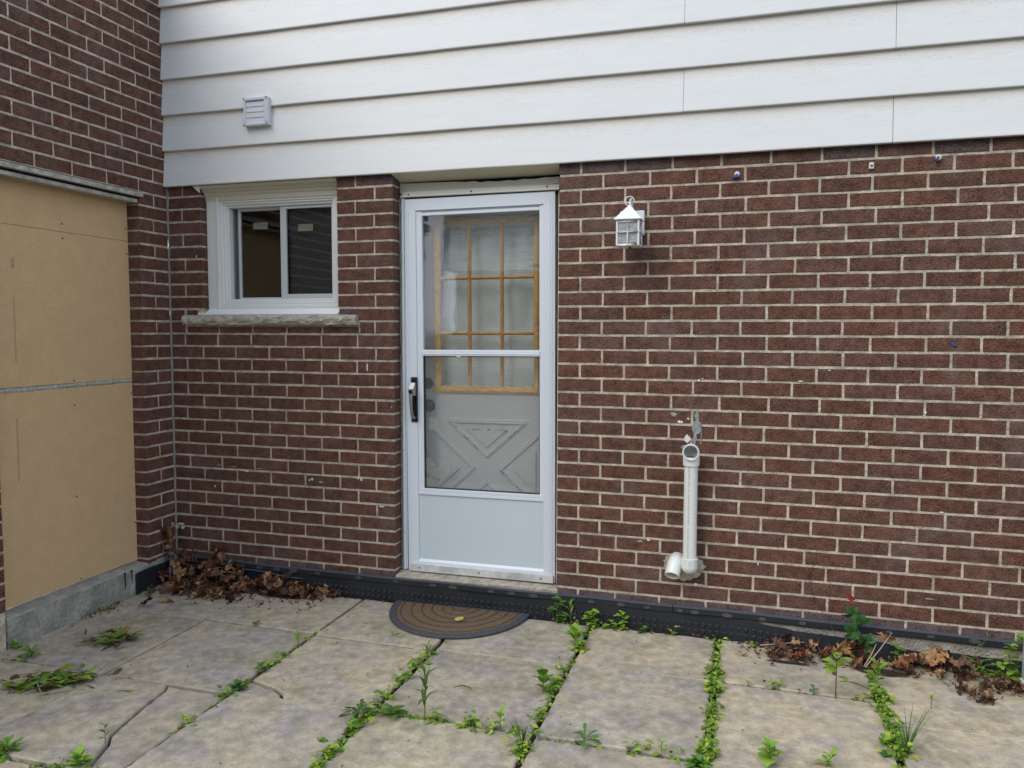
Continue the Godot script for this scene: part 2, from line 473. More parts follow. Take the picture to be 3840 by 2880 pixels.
# one brick spanning u0..u1 in course c on a wall whose face is the frame's z = 0
func lay(parent: Node3D, frame: Transform3D, u0: float, u1: float, c: int, d := 0.03, merged: SurfaceTool = null, m: Material = null, v0 := -9.0, v1 := -9.0) -> void:
	var w := u1 - u0
	if w < 0.02: return
	var vb := TOP - c * H + 0.0058
	var vt := TOP - (c - 1) * H - 0.0058
	if v0 > -5: vb = v0
	if v1 > -5: vt = v1
	var base := 0.199 if w > 0.15 else (0.0985 if w > 0.07 else 0.05)
	var me := brick_mesh(base, d, rng.randi() % 7)
	var b := Basis.from_euler(V(rf(-0.008, 0.008), rf(-0.004, 0.004), rf(-0.003, 0.003))).scaled(V(w / base, (vt - vb) / 0.0577, 1))
	var t := frame * Transform3D(b, V((u0 + u1) / 2, (vb + vt) / 2 + rf(-0.0008, 0.0008), rf(-0.0008, 0.0008)))
	if merged:
		merged.append_from(me, 0, t)
		return
	var k: int = wall_count.get(parent, 0)
	wall_count[parent] = k + 1
	if m == null:
		var tone := rng.randi() % 12
		m = M.brick[tone]
	var o := MeshInstance3D.new()
	o.mesh = me
	o.set_surface_override_material(0, m)
	o.transform = t
	o.name = "brick" if k == 0 else "brick_%03d" % k
	parent.add_child(o)

func merged_bricks(st: SurfaceTool, parent: Node3D) -> void:
	var o := put(st.commit(), "distant_bricks", M.brick[10], parent)
	tag(o, "", "", "", "stuff")

func build_right_wall() -> void:
	var w := thing("brick_wall", "brown brick wall with beige joints right of the white door", "wall")
	var I := Transform3D.IDENTITY
	var far := mb()
	for c in range(1, 33):
		var p := 0.2096
		var u := 0.0
		var n := 0
		var nxt := 0.1046 if c % 2 == 1 else p
		while u < 3.2:
			var e := nxt + (rf(-0.005, 0.005) if n > 0 else rf(-0.002, 0.002))
			if c >= 27 and n == 1: e -= 0.033
			if c == 2 and n == 7: e -= 0.014
			var m: Material = null
			if c == 1: m = M.brick_grey if rng.randf() < 0.75 else M.brick[8]
			if c == 31: m = M.brick_grey
			var u0 := u + (0.0 if n == 0 else 0.0055)
			if u0 > 2.02 or c > 31: lay(w, I, u0, e - 0.0055, c, 0.03, far)
			else: lay(w, I, u0, e - 0.0055, c, 0.085 if n == 0 else 0.03, null, m)
			u = e
			nxt = e + p
			n += 1
	merged_bricks(far, w)
	box("mortar", M.mortar, w, 0.004, 3.2, -0.08, TOP, -0.1, -0.0032)
	# hand-smeared mortar round the pipe stub, streak of sealant above the pipe
	var poly := PackedVector2Array()
	for i in 40:
		var a := TAU * i / 40
		var r := 1.0 + rf(-0.07, 0.07)
		poly.append(Vector2(0.606 + cos(a) * 0.093 * r, 0.322 + sin(a) * 0.061 * r * (1.0 + 0.25 * cos(a + 2.2))))
	var st := mb()
	prism(st, poly, -0.002, 0.007)
	obj(st, "mortar_patch", M.mortar_smear, w)
	for pts in [[[0.641, 0.825], [0.652, 0.83], [0.655, 0.87], [0.668, 0.905], [0.665, 0.93], [0.678, 0.935], [0.690, 0.955], [0.684, 0.985], [0.676, 0.99], [0.674, 1.03], [0.668, 1.055], [0.661, 1.03], [0.654, 1.015], [0.662, 0.995], [0.648, 0.985], [0.645, 0.955], [0.653, 0.935], [0.652, 0.90], [0.648, 0.87]],
			[[0.684, 0.885], [0.688, 0.885], [0.689, 0.94], [0.687, 0.975], [0.684, 0.975], [0.685, 0.93]]]:
		var pp := PackedVector2Array()
		for q in pts: pp.append(Vector2(q[0] - 0.016, q[1]))
		st = mb()
		prism(st, pp, -0.002, 0.003)
		obj(st, "sealant_smear", M.caulk, w)
	for s in [[0.545, 1.02, 0.018, 0.008], [0.61, 0.905, 0.012, 0.022], [0.600, 0.868, 0.02, 0.012], [0.640, 0.865, 0.018, 0.012], [0.612, 1.0, 0.006, 0.004], [0.575, 0.985, 0.012, 0.007], [0.66, 0.234, 0.009, 0.008], [0.40, 0.415, 0.016, 0.005], [0.44, 0.425, 0.006, 0.006], [0.655, 1.177, 0.006, 0.006], [0.672, 1.186, 0.003, 0.002], [1.09, 1.182, 0.012, 0.003], [1.205, 1.232, 0.004, 0.003], [0.93, 0.355, 0.003, 0.008], [1.585, 1.06, 0.006, 0.006], [1.66, 0.64, 0.01, 0.003], [1.63, 0.265, 0.02, 0.003]]:
		pp_blob(w, s)

func pp_blob(w: Node3D, s: Array) -> void:
	var pp := PackedVector2Array()
	for i in 11:
		var a := TAU * i / 11
		var r := 1.0 + rf(-0.35, 0.35)
		pp.append(Vector2(s[0] + cos(a) * s[2] * r, s[1] + sin(a) * s[3] * r))
	var st := mb()
	prism(st, pp, -0.002, 0.0022)
	obj(st, "mortar_splash", M.caulk if s[2] > 0.015 else M.plug, w)

func build_left_wall() -> void:
	var w := thing("brick_wall", "brown brick wall with small sliding window left of the white door", "wall")
	var I := Transform3D.IDENTITY
	var p := 0.2092
	var hole := [-1.999, -1.168]
	for c in range(1, 32):
		var e := DJ
		var n := 0
		var nxt := DJ - (p if c % 2 == 1 else 0.1046)
		while e > XL + 0.03:
			var s: float = maxf(nxt + rf(-0.004, 0.004), XL)
			if s < XL + 0.035: s = XL
			var a := s + (0.008 if s == XL else 0.005)
			var b := e - (0.0 if n == 0 else 0.005)
			var d := 0.085 if n == 0 else 0.03
			var m: Material = null
			if c == 1 and a > -1.2: m = M.brick_grey
			if c == 31: m = M.brick_grey if rng.randf() < 0.6 else null
			if c <= 10:
				if b > hole[0] and a < hole[0]: b = hole[0]; d = 0.075
				elif b < hole[0] and b > hole[0] - 0.03: b = hole[0]; d = 0.075
				if a < hole[1] and b > hole[1]: a = hole[1]; d = 0.075
				elif a > hole[1] and a < hole[1] + 0.03: a = hole[1]; d = 0.075
				if not (a >= hole[0] - 0.001 and b <= hole[1] + 0.001): lay(w, I, a, b, c, d, null, m)
			elif c == 11:
				if b < -2.09: lay(w, I, a, minf(b, -2.117), c)
				elif a > -1.06: lay(w, I, a, b, c, d)
				elif b > -1.06 and a < -1.06: lay(w, I, -1.047, b, c, d)
			elif c == 12:
				if b < -2.09: lay(w, I, a, minf(b, -2.117), c)
				elif a > -1.06 and b - a > 0.0: lay(w, I, a, b, c, d)
				elif b > -1.04: lay(w, I, -1.043, b, c, d)
			else: lay(w, I, a, b, c, d, null, m)
			e = s
			nxt = s - p
			n += 1
	lay(w, I, -2.100, -2.030, 11, 0.03, null, null, 1.483, 1.508)
	lay(w, I, -1.163, -1.056, 11, 0.03, null, M.brick_grey, 1.481, 1.510)
	var x := -2.100
	while x < -1.07:
		var e := minf(x + 0.2 + rf(-0.006, 0.006), -1.052)
		lay(w, I, x, e, 12, 0.03, null, null, 1.385, 1.416)
		x = e + 0.010
	lay(w, I, XL + 0.008, -2.117, 12)
	box("mortar", M.mortar, w, XL, DJ - 0.004, -0.08, 1.478, -0.083, -0.0032)
	box("header", M.dark_gap, w, -2.003, -1.164, 2.100, 2.21, -0.14, -0.081)
	box("header", M.dark_gap, w, XL, 3.2, 2.1925, 2.21, -0.0815, 0.006)
	box("mortar", M.mortar, w, XL, -2.003, 1.478, TOP, -0.083, -0.0032)
	box("mortar", M.mortar, w, -1.164, DJ - 0.004, 1.478, TOP, -0.083, -0.0032)
	for s in [[-1.915, 0.655, 0.016, 0.002], [-1.82, 0.652, 0.02, 0.002], [-1.74, 0.632, 0.012, 0.004], [-1.66, 0.65, 0.03, 0.002], [-1.335, 0.61, 0.006, 0.006], [-1.352, 0.605, 0.004, 0.005], [-1.28, 0.598, 0.012, 0.002], [-1.045, 0.625, 0.006, 0.006], [-1.063, 0.628, 0.004, 0.004], [-1.945, 0.535, 0.005, 0.005], [-0.87, 1.008, 0.003, 0.003], [-2.03, 1.80, 0.002, 0.007], [-1.005, 1.21, 0.004, 0.02], [-0.93, 0.49, 0.013, 0.003]]:
		pp_blob(w, s)
	# irregular line of mortar pressed into the corner
	var st := mb()
	var pts := []
	var rad := []
	for i in 40:
		pts.append(V(XL + 0.001 + rf(-0.002, 0.003), 0.10 + i * 0.0535, -0.001 + rf(-0.002, 0.002)))
		rad.append(0.006 + rf(-0.003, 0.003))
	tube(st, pts, rad, 6)
	obj(st, "corner_joint", mat(lin(0.27, 0.255, 0.235), 0.95), w)

func build_wing() -> void:
	var w := thing("brick_wall", "darker brick wing wall on the left with a boarded-up doorway", "wall")
	var F := Transform3D(Basis(Vector3.UP, PI / 2), V(XL, 0, 0))
	var far := mb()
	var p := 0.2092
	for c in range(-17, 32):
		var above := c <= 1
		var e := -0.004
		var n := 0
		var nxt := -(p if c % 2 != 0 else 0.1046)
		while e > -2.4:
			var s: float = nxt + rf(-0.004, 0.004)
			var a := s + 0.005
			var b := e - (0.0 if n == 0 else 0.005)
			var d := 0.03
			if not above:
				if a < -0.213 and b > -0.213 or (a > -0.213 and a < -0.19): a = -0.213; d = 0.085
				if b > -1.067 and a < -1.067: b = -1.067; d = 0.085
				if (a >= -1.08 and b <= -0.20) or (c >= 31 and b < -0.15):
					e = s; nxt = s - p; n += 1
					continue
			if a < -1.17 or c < -15: lay(w, F, a, b, c, d, far)
			elif b - a > 0.025: lay(w, F, a, b, c, d)
			e = s
			nxt = s - p
			n += 1
	merged_bricks(far, w)
	var st := mb()
	var x0 := XL - 0.095
	var x1 := XL - 0.0032
	bx(st, x0, x1, TOP - H, TOP + 18 * H, 0.0, 2.4)
	bx(st, x0, x1, 0.145, TOP - H, 0.0, 0.209)
	bx(st, x0, x1, -0.08, TOP - H, 1.071, 2.4)
	obj(st, "mortar", M.mortar, w)
	# the course over the doorway sits on a painted steel angle
	var l := thing("steel_lintel", "weathered off-white steel lintel over the boarded-up doorway", "lintel")
	box("lintel_edge", M.lintel, l, XL - 0.08, XL + 0.012, 2.095, 2.117, 0.19, 1.3, 0.002)
	box("shadow_gap", M.dark_gap, l, XL - 0.085, XL - 0.012, 2.083, 2.095, 0.215, 1.065)
	box("head_trim", M.lintel, l, XL - 0.085, XL - 0.006, 2.064, 2.083, 0.214, 1.066, 0.002)

func build_boards() -> void:
	var xb := -2.2875
	var spec := [[1.866, 2.066, "top strip of tan paper-faced board under the steel lintel", 0.0], [1.139, 1.8645, "middle sheet of tan paper-faced board closing the left doorway", 0.001], [0.150, 1.117, "lowest tan paper-faced board standing on the concrete curb", 0.0]]
	for s in spec:
		var t := thing("wall_board", s[2], "board", Vector3.ZERO, "tan boards closing the doorway")
		var x: float = xb + s[3]
		box("paper_face", M.board, t, x - 0.004, x, s[0], s[1], 0.2145, 1.066, 0.001)
		box("gypsum_core", M.gypsum, t, x - 0.0155, x - 0.0042, s[0], s[1], 0.2145, 1.066)
		var holes := []
		if s[0] > 1.8: holes = [[0.63, 1.903], [0.228, 1.93]]
		elif s[0] > 1.0: holes = [[0.630, 1.8344], [0.592, 1.150], [0.207, 1.2716], [0.226, 1.80]]
		else: holes = [[0.594, 1.029], [0.601, 0.579], [0.224, 1.0606], [0.225, 0.36], [0.59, 0.162]]
		for h in holes:
			var st := mb()
			lathe(st, [Vector2(0.0048, 0.0), Vector2(0.0042, 0.0012), Vector2(0, 0.0008)], 8, Transform3D(Basis(Vector3.UP, PI / 2), V(x, h[1], h[0])))
			obj(st, "screw", M.screw, t)
		if s[0] > 1.0 and s[0] < 1.8:
			text_on(t, "23:50", 0.014, V(x + 0.0003, 1.694, 0.903), M.ink)
			text_on(t, "Patents at CertainTeed.com/patents Brevets at", 0.0105, V(x + 0.0003, 1.395, 0.904), M.ink_pale)
		if s[0] < 0.5:
			text_on(t, "Patents at CertainTeed.com/patents Brevets at", 0.0105, V(x + 0.0003, 0.855, 0.911), M.ink_pale)
	# plaster squeezed from the open joint between the two big sheets
	var st := mb()
	var prev := []
	for i in 33:
		var z := 0.2145 + 0.8515 * i / 32.0
		var y := 1.1285 - 0.002 + 0.003 * sin(z * 5.0)
		var hw := 0.0085 + rf(-0.0022, 0.0025)
		var ring := [V(xb - 0.006, y - hw - 0.003, z), V(xb + 0.0022 + rf(-0.001, 0.001), y - hw * 0.6, z), V(xb + 0.0022 + rf(-0.001, 0.001), y + hw * 0.6, z), V(xb - 0.006, y + hw + 0.003, z)]
		if i > 0:
			for k in 3: quad(st, prev[k], prev[k + 1], ring[k + 1], ring[k])
		prev = ring
	var o := obj(st, "plaster_joint", M.gypsum)
	tag(o, "rough white plaster joint between the middle and lowest tan boards", "plaster joint", "", "thing")

func text_on(parent: Node3D, s: String, size: float, at: Vector3, m: Material, face := PI / 2) -> void:
	var t := TextMesh.new()
	var f := SystemFont.new()
	f.font_names = PackedStringArray(["Droid Sans"])
	t.font = f
	t.text = s
	t.font_size = 16
	t.pixel_size = size / 12.0
	t.depth = 0.0002
	t.curve_step = 4.0
	# letters run downwards along the wall
	var b := Basis(Vector3.UP, face) * Basis(Vector3(0, 0, 1), -PI / 2)
	put(t, "lettering", m, parent, Transform3D(b, at))

func build_curb() -> void:
	var o := thing("concrete_curb", "grey concrete curb with two dark cracks below the tan boards", "curb")
	var st := mb()
	var n := 36
	var prev := []
	for i in n + 1:
		var z := 0.16 + 0.905 * i / n
		var ch := 0.003 + absf(rf(-0.003, 0.004))
		var y := 0.139 + 0.004 * (i / float(n)) * -1.0 + rf(-0.0012, 0.0012)
		var xf := XL + 0.002 + rf(-0.0012, 0.0012)
		var ring := [V(XL - 0.1, y + 0.008, z), V(xf - ch * 1.6, y, z), V(xf, y - ch, z), V(xf + 0.004, 0.06, z), V(xf + 0.002, -0.06, z)]
		if i > 0:
			for k in 4: quad(st, prev[k], ring[k], ring[k + 1], prev[k + 1])
		else:
			for k in 3: tri(st, ring[0], ring[k + 1], ring[k + 2])
		prev = ring
	for k in 3: tri(st, prev[0], prev[k + 2], prev[k + 1])
	obj(st, "curb_body", M.concrete, o)
	for z in [[0.392, 0.085, 0.009], [0.345, 0.06, 0.012]]:
		st = mb()
		prism(st, PackedVector2Array([Vector2(-z[2], 0.139), Vector2(-0.003, 0.125), Vector2(-0.002, 0.135 - z[1]), Vector2(0.0015, 0.133 - z[1]), Vector2(0.002, 0.125), Vector2(0.006, 0.139)]), -0.001, 0.0022, Transform3D(Basis(Vector3.UP, PI / 2), V(XL + 0.0052, 0, z[0])))
		obj(st, "crack", M.dark_gap, o)

# ------------------------------------------------------------------ siding, vent
func build_siding() -> void:
	var t := thing("siding", "wide white metal clapboard siding above the brick wall", "siding")
	for k in 10:
		var seams := [XL + 0.001, 1.418 if k % 2 == 0 else 0.567, 3.3]
		for j in 2:
			var x0: float = seams[j] + (0.0016 if j > 0 else 0.0)
			var x1: float = seams[j + 1]
			siding_panel(t, x0, x1, 2.178 + 0.1905 * k, k * 2 + j, 0.0011 if j == 1 else 0.0)
	box("backing", M.dark_gap, t, XL - 0.02, 3.3, 2.196, 4.2, -0.05, 0.006)

func siding_panel(t: Node3D, x0: float, x1: float, yb: float, k: int, proud: float) -> void:
	var st := mb()
	st.set_smooth_group(1)
	var n := maxi(4, int((x1 - x0) / 0.06))
	var wob := noise(FastNoiseLite.TYPE_SIMPLEX_SMOOTH, 1.6, 200 + k, 2)
	# profile from the top of the face down to the lip and back to the wall
	var prof := [[0.1915, 0.0125], [0.13, 0.0185], [0.07, 0.0236], [0.006, 0.0292], [0.0015, 0.0288], [0.0, 0.0268], [0.0, 0.008]]
	for i in n:
		for q in prof.size() - 1:
			var vs := []
			for c in [[i, q], [i, q + 1], [i + 1, q + 1], [i + 1, q]]:
				var x: float = x0 + (x1 - x0) * c[0] / n
				var y: float = yb + prof[c[1]][0]
				var bow := wob.get_noise_2d(x, y * 0.5) * 0.0016
				var dz: float = bow * (1.0 if c[1] < 6 else 0.0) + proud * (1.0 if c[1] > 0 else 0.0)
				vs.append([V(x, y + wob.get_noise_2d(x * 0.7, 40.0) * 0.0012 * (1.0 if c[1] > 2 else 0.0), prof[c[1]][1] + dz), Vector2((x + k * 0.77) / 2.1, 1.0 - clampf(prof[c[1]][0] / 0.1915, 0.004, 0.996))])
			st.set_smooth_group(1 if q < 3 else 2 + q)
			for c in [0, 2, 1, 0, 3, 2]:
				st.set_uv(vs[c][1])
				st.add_vertex(vs[c][0])
	obj(st, "siding_panel", M.siding, t)

func build_vent() -> void:
	var t := thing("exhaust_vent", "small pale grey louvred vent cover on the white siding", "vent")
	var x0 := -1.680; var x1 := -1.529; var y0 := 2.459; var y1 := 2.604; var z := 0.030
	var st := mb()
	bx(st, x0, x1, y1 - 0.017, y1, z - 0.012, z + 0.021, 0.003)
	bx(st, x0, x1, y0, y0 + 0.015, z - 0.012, z + 0.021, 0.003)
	bx(st, x0, x0 + 0.015, y0 + 0.015, y1 - 0.017, z - 0.012, z + 0.021, 0.003)
	bx(st, x1 - 0.028, x1, y0 + 0.015, y1 - 0.017, z - 0.012, z + 0.021, 0.003)
	obj(st, "frame", M.vent, t)
	box("backing", M.dark_gap, t, x0 + 0.012, x1 - 0.026, y0 + 0.012, y1 - 0.012, z - 0.01, z + 0.002)
	var h := (y1 - y0 - 0.034) / 4.0
	for i in 4:
		st = mb()
		var yb := y0 + 0.0155 + i * h
		var zz := z + 0.0125
		quad(st, V(x0 + 0.015, yb, zz + 0.003), V(x1 - 0.028, yb, zz + 0.003), V(x1 - 0.028, yb + h - 0.0003, zz), V(x0 + 0.015, yb + h - 0.0003, zz))
		quad(st, V(x0 + 0.015, yb, zz - 0.002), V(x1 - 0.028, yb, zz - 0.002), V(x1 - 0.028, yb, zz + 0.003), V(x0 + 0.015, yb, zz + 0.003))
		obj(st, "louvre", M.vent, t)
	for c in [[x0 + 0.004, y1 - 0.005], [x1 - 0.012, y1 - 0.004], [x0 + 0.004, y0 + 0.005], [x1 - 0.012, y0 + 0.008]]:
		st = mb()
		disc(st, V(c[0], c[1], z + 0.0205), 0.0042, 0.0022)
		obj(st, "screw", M.screw, t)

# ------------------------------------------------------------------ window
func build_window() -> void:
	var t := thing("window", "small white two-pane sliding window set in the left brick wall", "window")
	# metal capping round the opening
	var cap := mb()
	bx(cap, -1.997, -1.919, 1.500, 2.128, -0.075, -0.046, 0.004)
	bx(cap, -1.930, -1.918, 1.517, 2.115, -0.080, -0.040, 0.002)
	obj(cap, "casing", M.cap_dirty, t)
	box("casing", M.cap_dirty, t, -1.194, -1.170, 1.500, 2.128, -0.075, -0.046, 0.003)
	var st := mb()
	var prof := PackedVector2Array([Vector2(-0.08, 2.176), Vector2(-0.08, 2.1015), Vector2(-0.0435, 2.1015), Vector2(-0.0435, 2.124), Vector2(-0.036, 2.131), Vector2(-0.034, 2.143), Vector2(-0.020, 2.148), Vector2(-0.016, 2.160), Vector2(0.006, 2.164), Vector2(0.010, 2.176)])
	extrude_x(st, prof, -1.997, -1.1695)
	obj(st, "head_flashing", M.soffit, t)
	st = mb()
	prism(st, PackedVector2Array([Vector2(-2.038, 2.1765), Vector2(-1.997, 2.142), Vector2(-1.997, 2.1765)]), 0.001, 0.011)
	obj(st, "flashing_tab", M.cap_dirty, t)
	st = mb()
	extrude_x(st, PackedVector2Array([Vector2(-0.08, 1.481), Vector2(0.004, 1.481), Vector2(0.004, 1.486), Vector2(-0.040, 1.516), Vector2(-0.08, 1.516)]), -1.985, -1.1695)
	bx(st, -2.024, -1.985, 1.481, 1.494, 0.0, 0.008, 0.001)
	obj(st, "sill_nosing", M.vinyl, t)
	# vinyl frame, stepped
	st = mb()
	for s in [[-1.918, -1.195, 1.517, 2.110, 0.022, -0.050], [-1.896, -1.214, 1.539, 2.090, 0.014, -0.057], [-1.882, -1.224, 1.553, 2.078, 0.0145, -0.066]]:
		var x0: float = s[0]; var x1: float = s[1]; var y0: float = s[2]; var y1: float = s[3]; var w: float = s[4]; var z: float = s[5]
		bx(st, x0, x1, y0, y0 + w, -0.13, z, 0.0025)
		bx(st, x0, x1, y1 - w, y1, -0.13, z, 0.0025)
		bx(st, x0, x0 + w, y0 + w, y1 - w, -0.13, z, 0.0025)
		bx(st, x1 - w, x1, y0 + w, y1 - w, -0.13, z, 0.0025)
	var fr0 := obj(st, "frame", M.vinyl, t)
	for x in [-1.77, -1.40]: box("weep_cover", M.vinyl, fr0, x, x + 0.022, 1.524, 1.529, -0.051, -0.048, 0.001)
	# left sash behind, right sash in front
	var sashes := [[-1.8675, -1.536, -0.094, 0.052, 0.012, 0.010, 0.017], [-1.5535, -1.2345, -0.076, 0.036, 0.010, 0.0255, 0.017]]
	for k in 2:
		var s: Array = sashes[k]
		st = mb()
		if k == 0: bx(st, s[0] + s[3] - 0.014, s[0] + s[3], 1.5675, 2.0635, s[2] - 0.016, s[2], 0.002)
		else: bx(st, s[0], s[0] + s[3], 1.5675, 2.0635, s[2] - 0.016, s[2], 0.002)
		bx(st, s[1] - s[4], s[1], 1.5675, 2.0635, s[2] - 0.016, s[2], 0.002)
		bx(st, s[0] + s[3], s[1] - s[4], 1.5675, 1.5675 + s[5], s[2] - 0.016, s[2], 0.002)
		bx(st, s[0] + s[3], s[1] - s[4], 2.0635 - s[6], 2.0635, s[2] - 0.016, s[2], 0.002)
		obj(st, "sash", M.sash, t)
		var fr: Node3D = t.get_child(t.get_child_count() - 1)
		var g := box("pane", M.glass, fr, s[0] + s[3], s[1] - s[4], 1.5675 + s[5], 2.0635 - s[6], s[2] - 0.009, s[2] - 0.008)
		var sx: float = -1.7401 if k == 0 else -1.4504
		var sy: float = 1.948 if k == 0 else 1.927
		box("sticker", M.sticker, fr, sx, sx + 0.09, sy, sy + 0.037, s[2] - 0.0112, s[2] - 0.0104)
	st = mb()
	bx(st, -1.8675, -1.8295, 1.5675, 2.0635, -0.125, -0.112, 0.001)
	bx(st, -1.8600, -1.8540, 1.570, 2.060, -0.112, -0.100, 0.001)
	obj(st, "side_track", mat(lin(0.16, 0.16, 0.155), 0.5), t)
	box("insect_screen", mat(lin(0.10, 0.115, 0.115), 0.9, {"alpha": 0.22}), t, -1.515, -1.246, 1.595, 2.045, -0.104, -0.1035)
	st = mb()
	tube(st, [V(-1.86, 1.588, -0.072), V(-1.852, 1.600, -0.070), V(-1.845, 1.588, -0.070), V(-1.844, 1.574, -0.072)], [0.0015], 6)
	obj(st, "catch", M.sash, t)
	# the dark room behind
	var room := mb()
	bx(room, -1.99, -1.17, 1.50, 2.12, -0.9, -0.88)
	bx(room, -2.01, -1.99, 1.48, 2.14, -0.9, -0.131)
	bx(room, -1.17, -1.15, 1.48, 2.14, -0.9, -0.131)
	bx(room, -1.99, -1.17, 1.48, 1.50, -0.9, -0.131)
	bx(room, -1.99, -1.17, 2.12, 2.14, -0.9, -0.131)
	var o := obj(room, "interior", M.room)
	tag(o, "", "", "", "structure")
	# stone sill with a rock-faced front
	st = mb()
	var nx := 60
	var ny := 5
	var nn := noise(FastNoiseLite.TYPE_SIMPLEX, 16.0, 301, 3)
	var xs0 := -2.107; var xs1 := -1.053
	for i in nx:
		for j in ny:
			var vs := []
			for c in [[i, j], [i + 1, j], [i + 1, j + 1], [i, j + 1]]:
				var x: float = xs0 + (xs1 - xs0) * c[0] / nx
				var v: float = float(c[1]) / ny
				var y: float = 1.4275 + 0.0515 * v
				var z: float = 0.021 + 0.013 * sin(PI * (0.12 + 0.76 * v)) + nn.get_noise_2d(x, y * 1.6) * 0.009
				vs.append(V(x, y, z))
			quad(st, vs[0], vs[1], vs[2], vs[3])
			if j == ny - 1: quad(st, vs[3], vs[2], V(vs[2].x, 1.4795, -0.05), V(vs[3].x, 1.4795, -0.05))
			if j == 0: quad(st, V(vs[0].x, 1.4270, -0.02), V(vs[1].x, 1.4270, -0.02), vs[1], vs[0])
			if i == 0: quad(st, V(xs0, vs[0].y, -0.02), vs[0], vs[3], V(xs0, vs[3].y, -0.02))
			if i == nx - 1: quad(st, vs[1], V(xs1, vs[1].y, -0.02), V(xs1, vs[2].y, -0.02), vs[2])
	o = obj(st, "window_sill", M.sill_stone)
	tag(o, "rough grey stone sill under the small window", "sill", "", "thing")

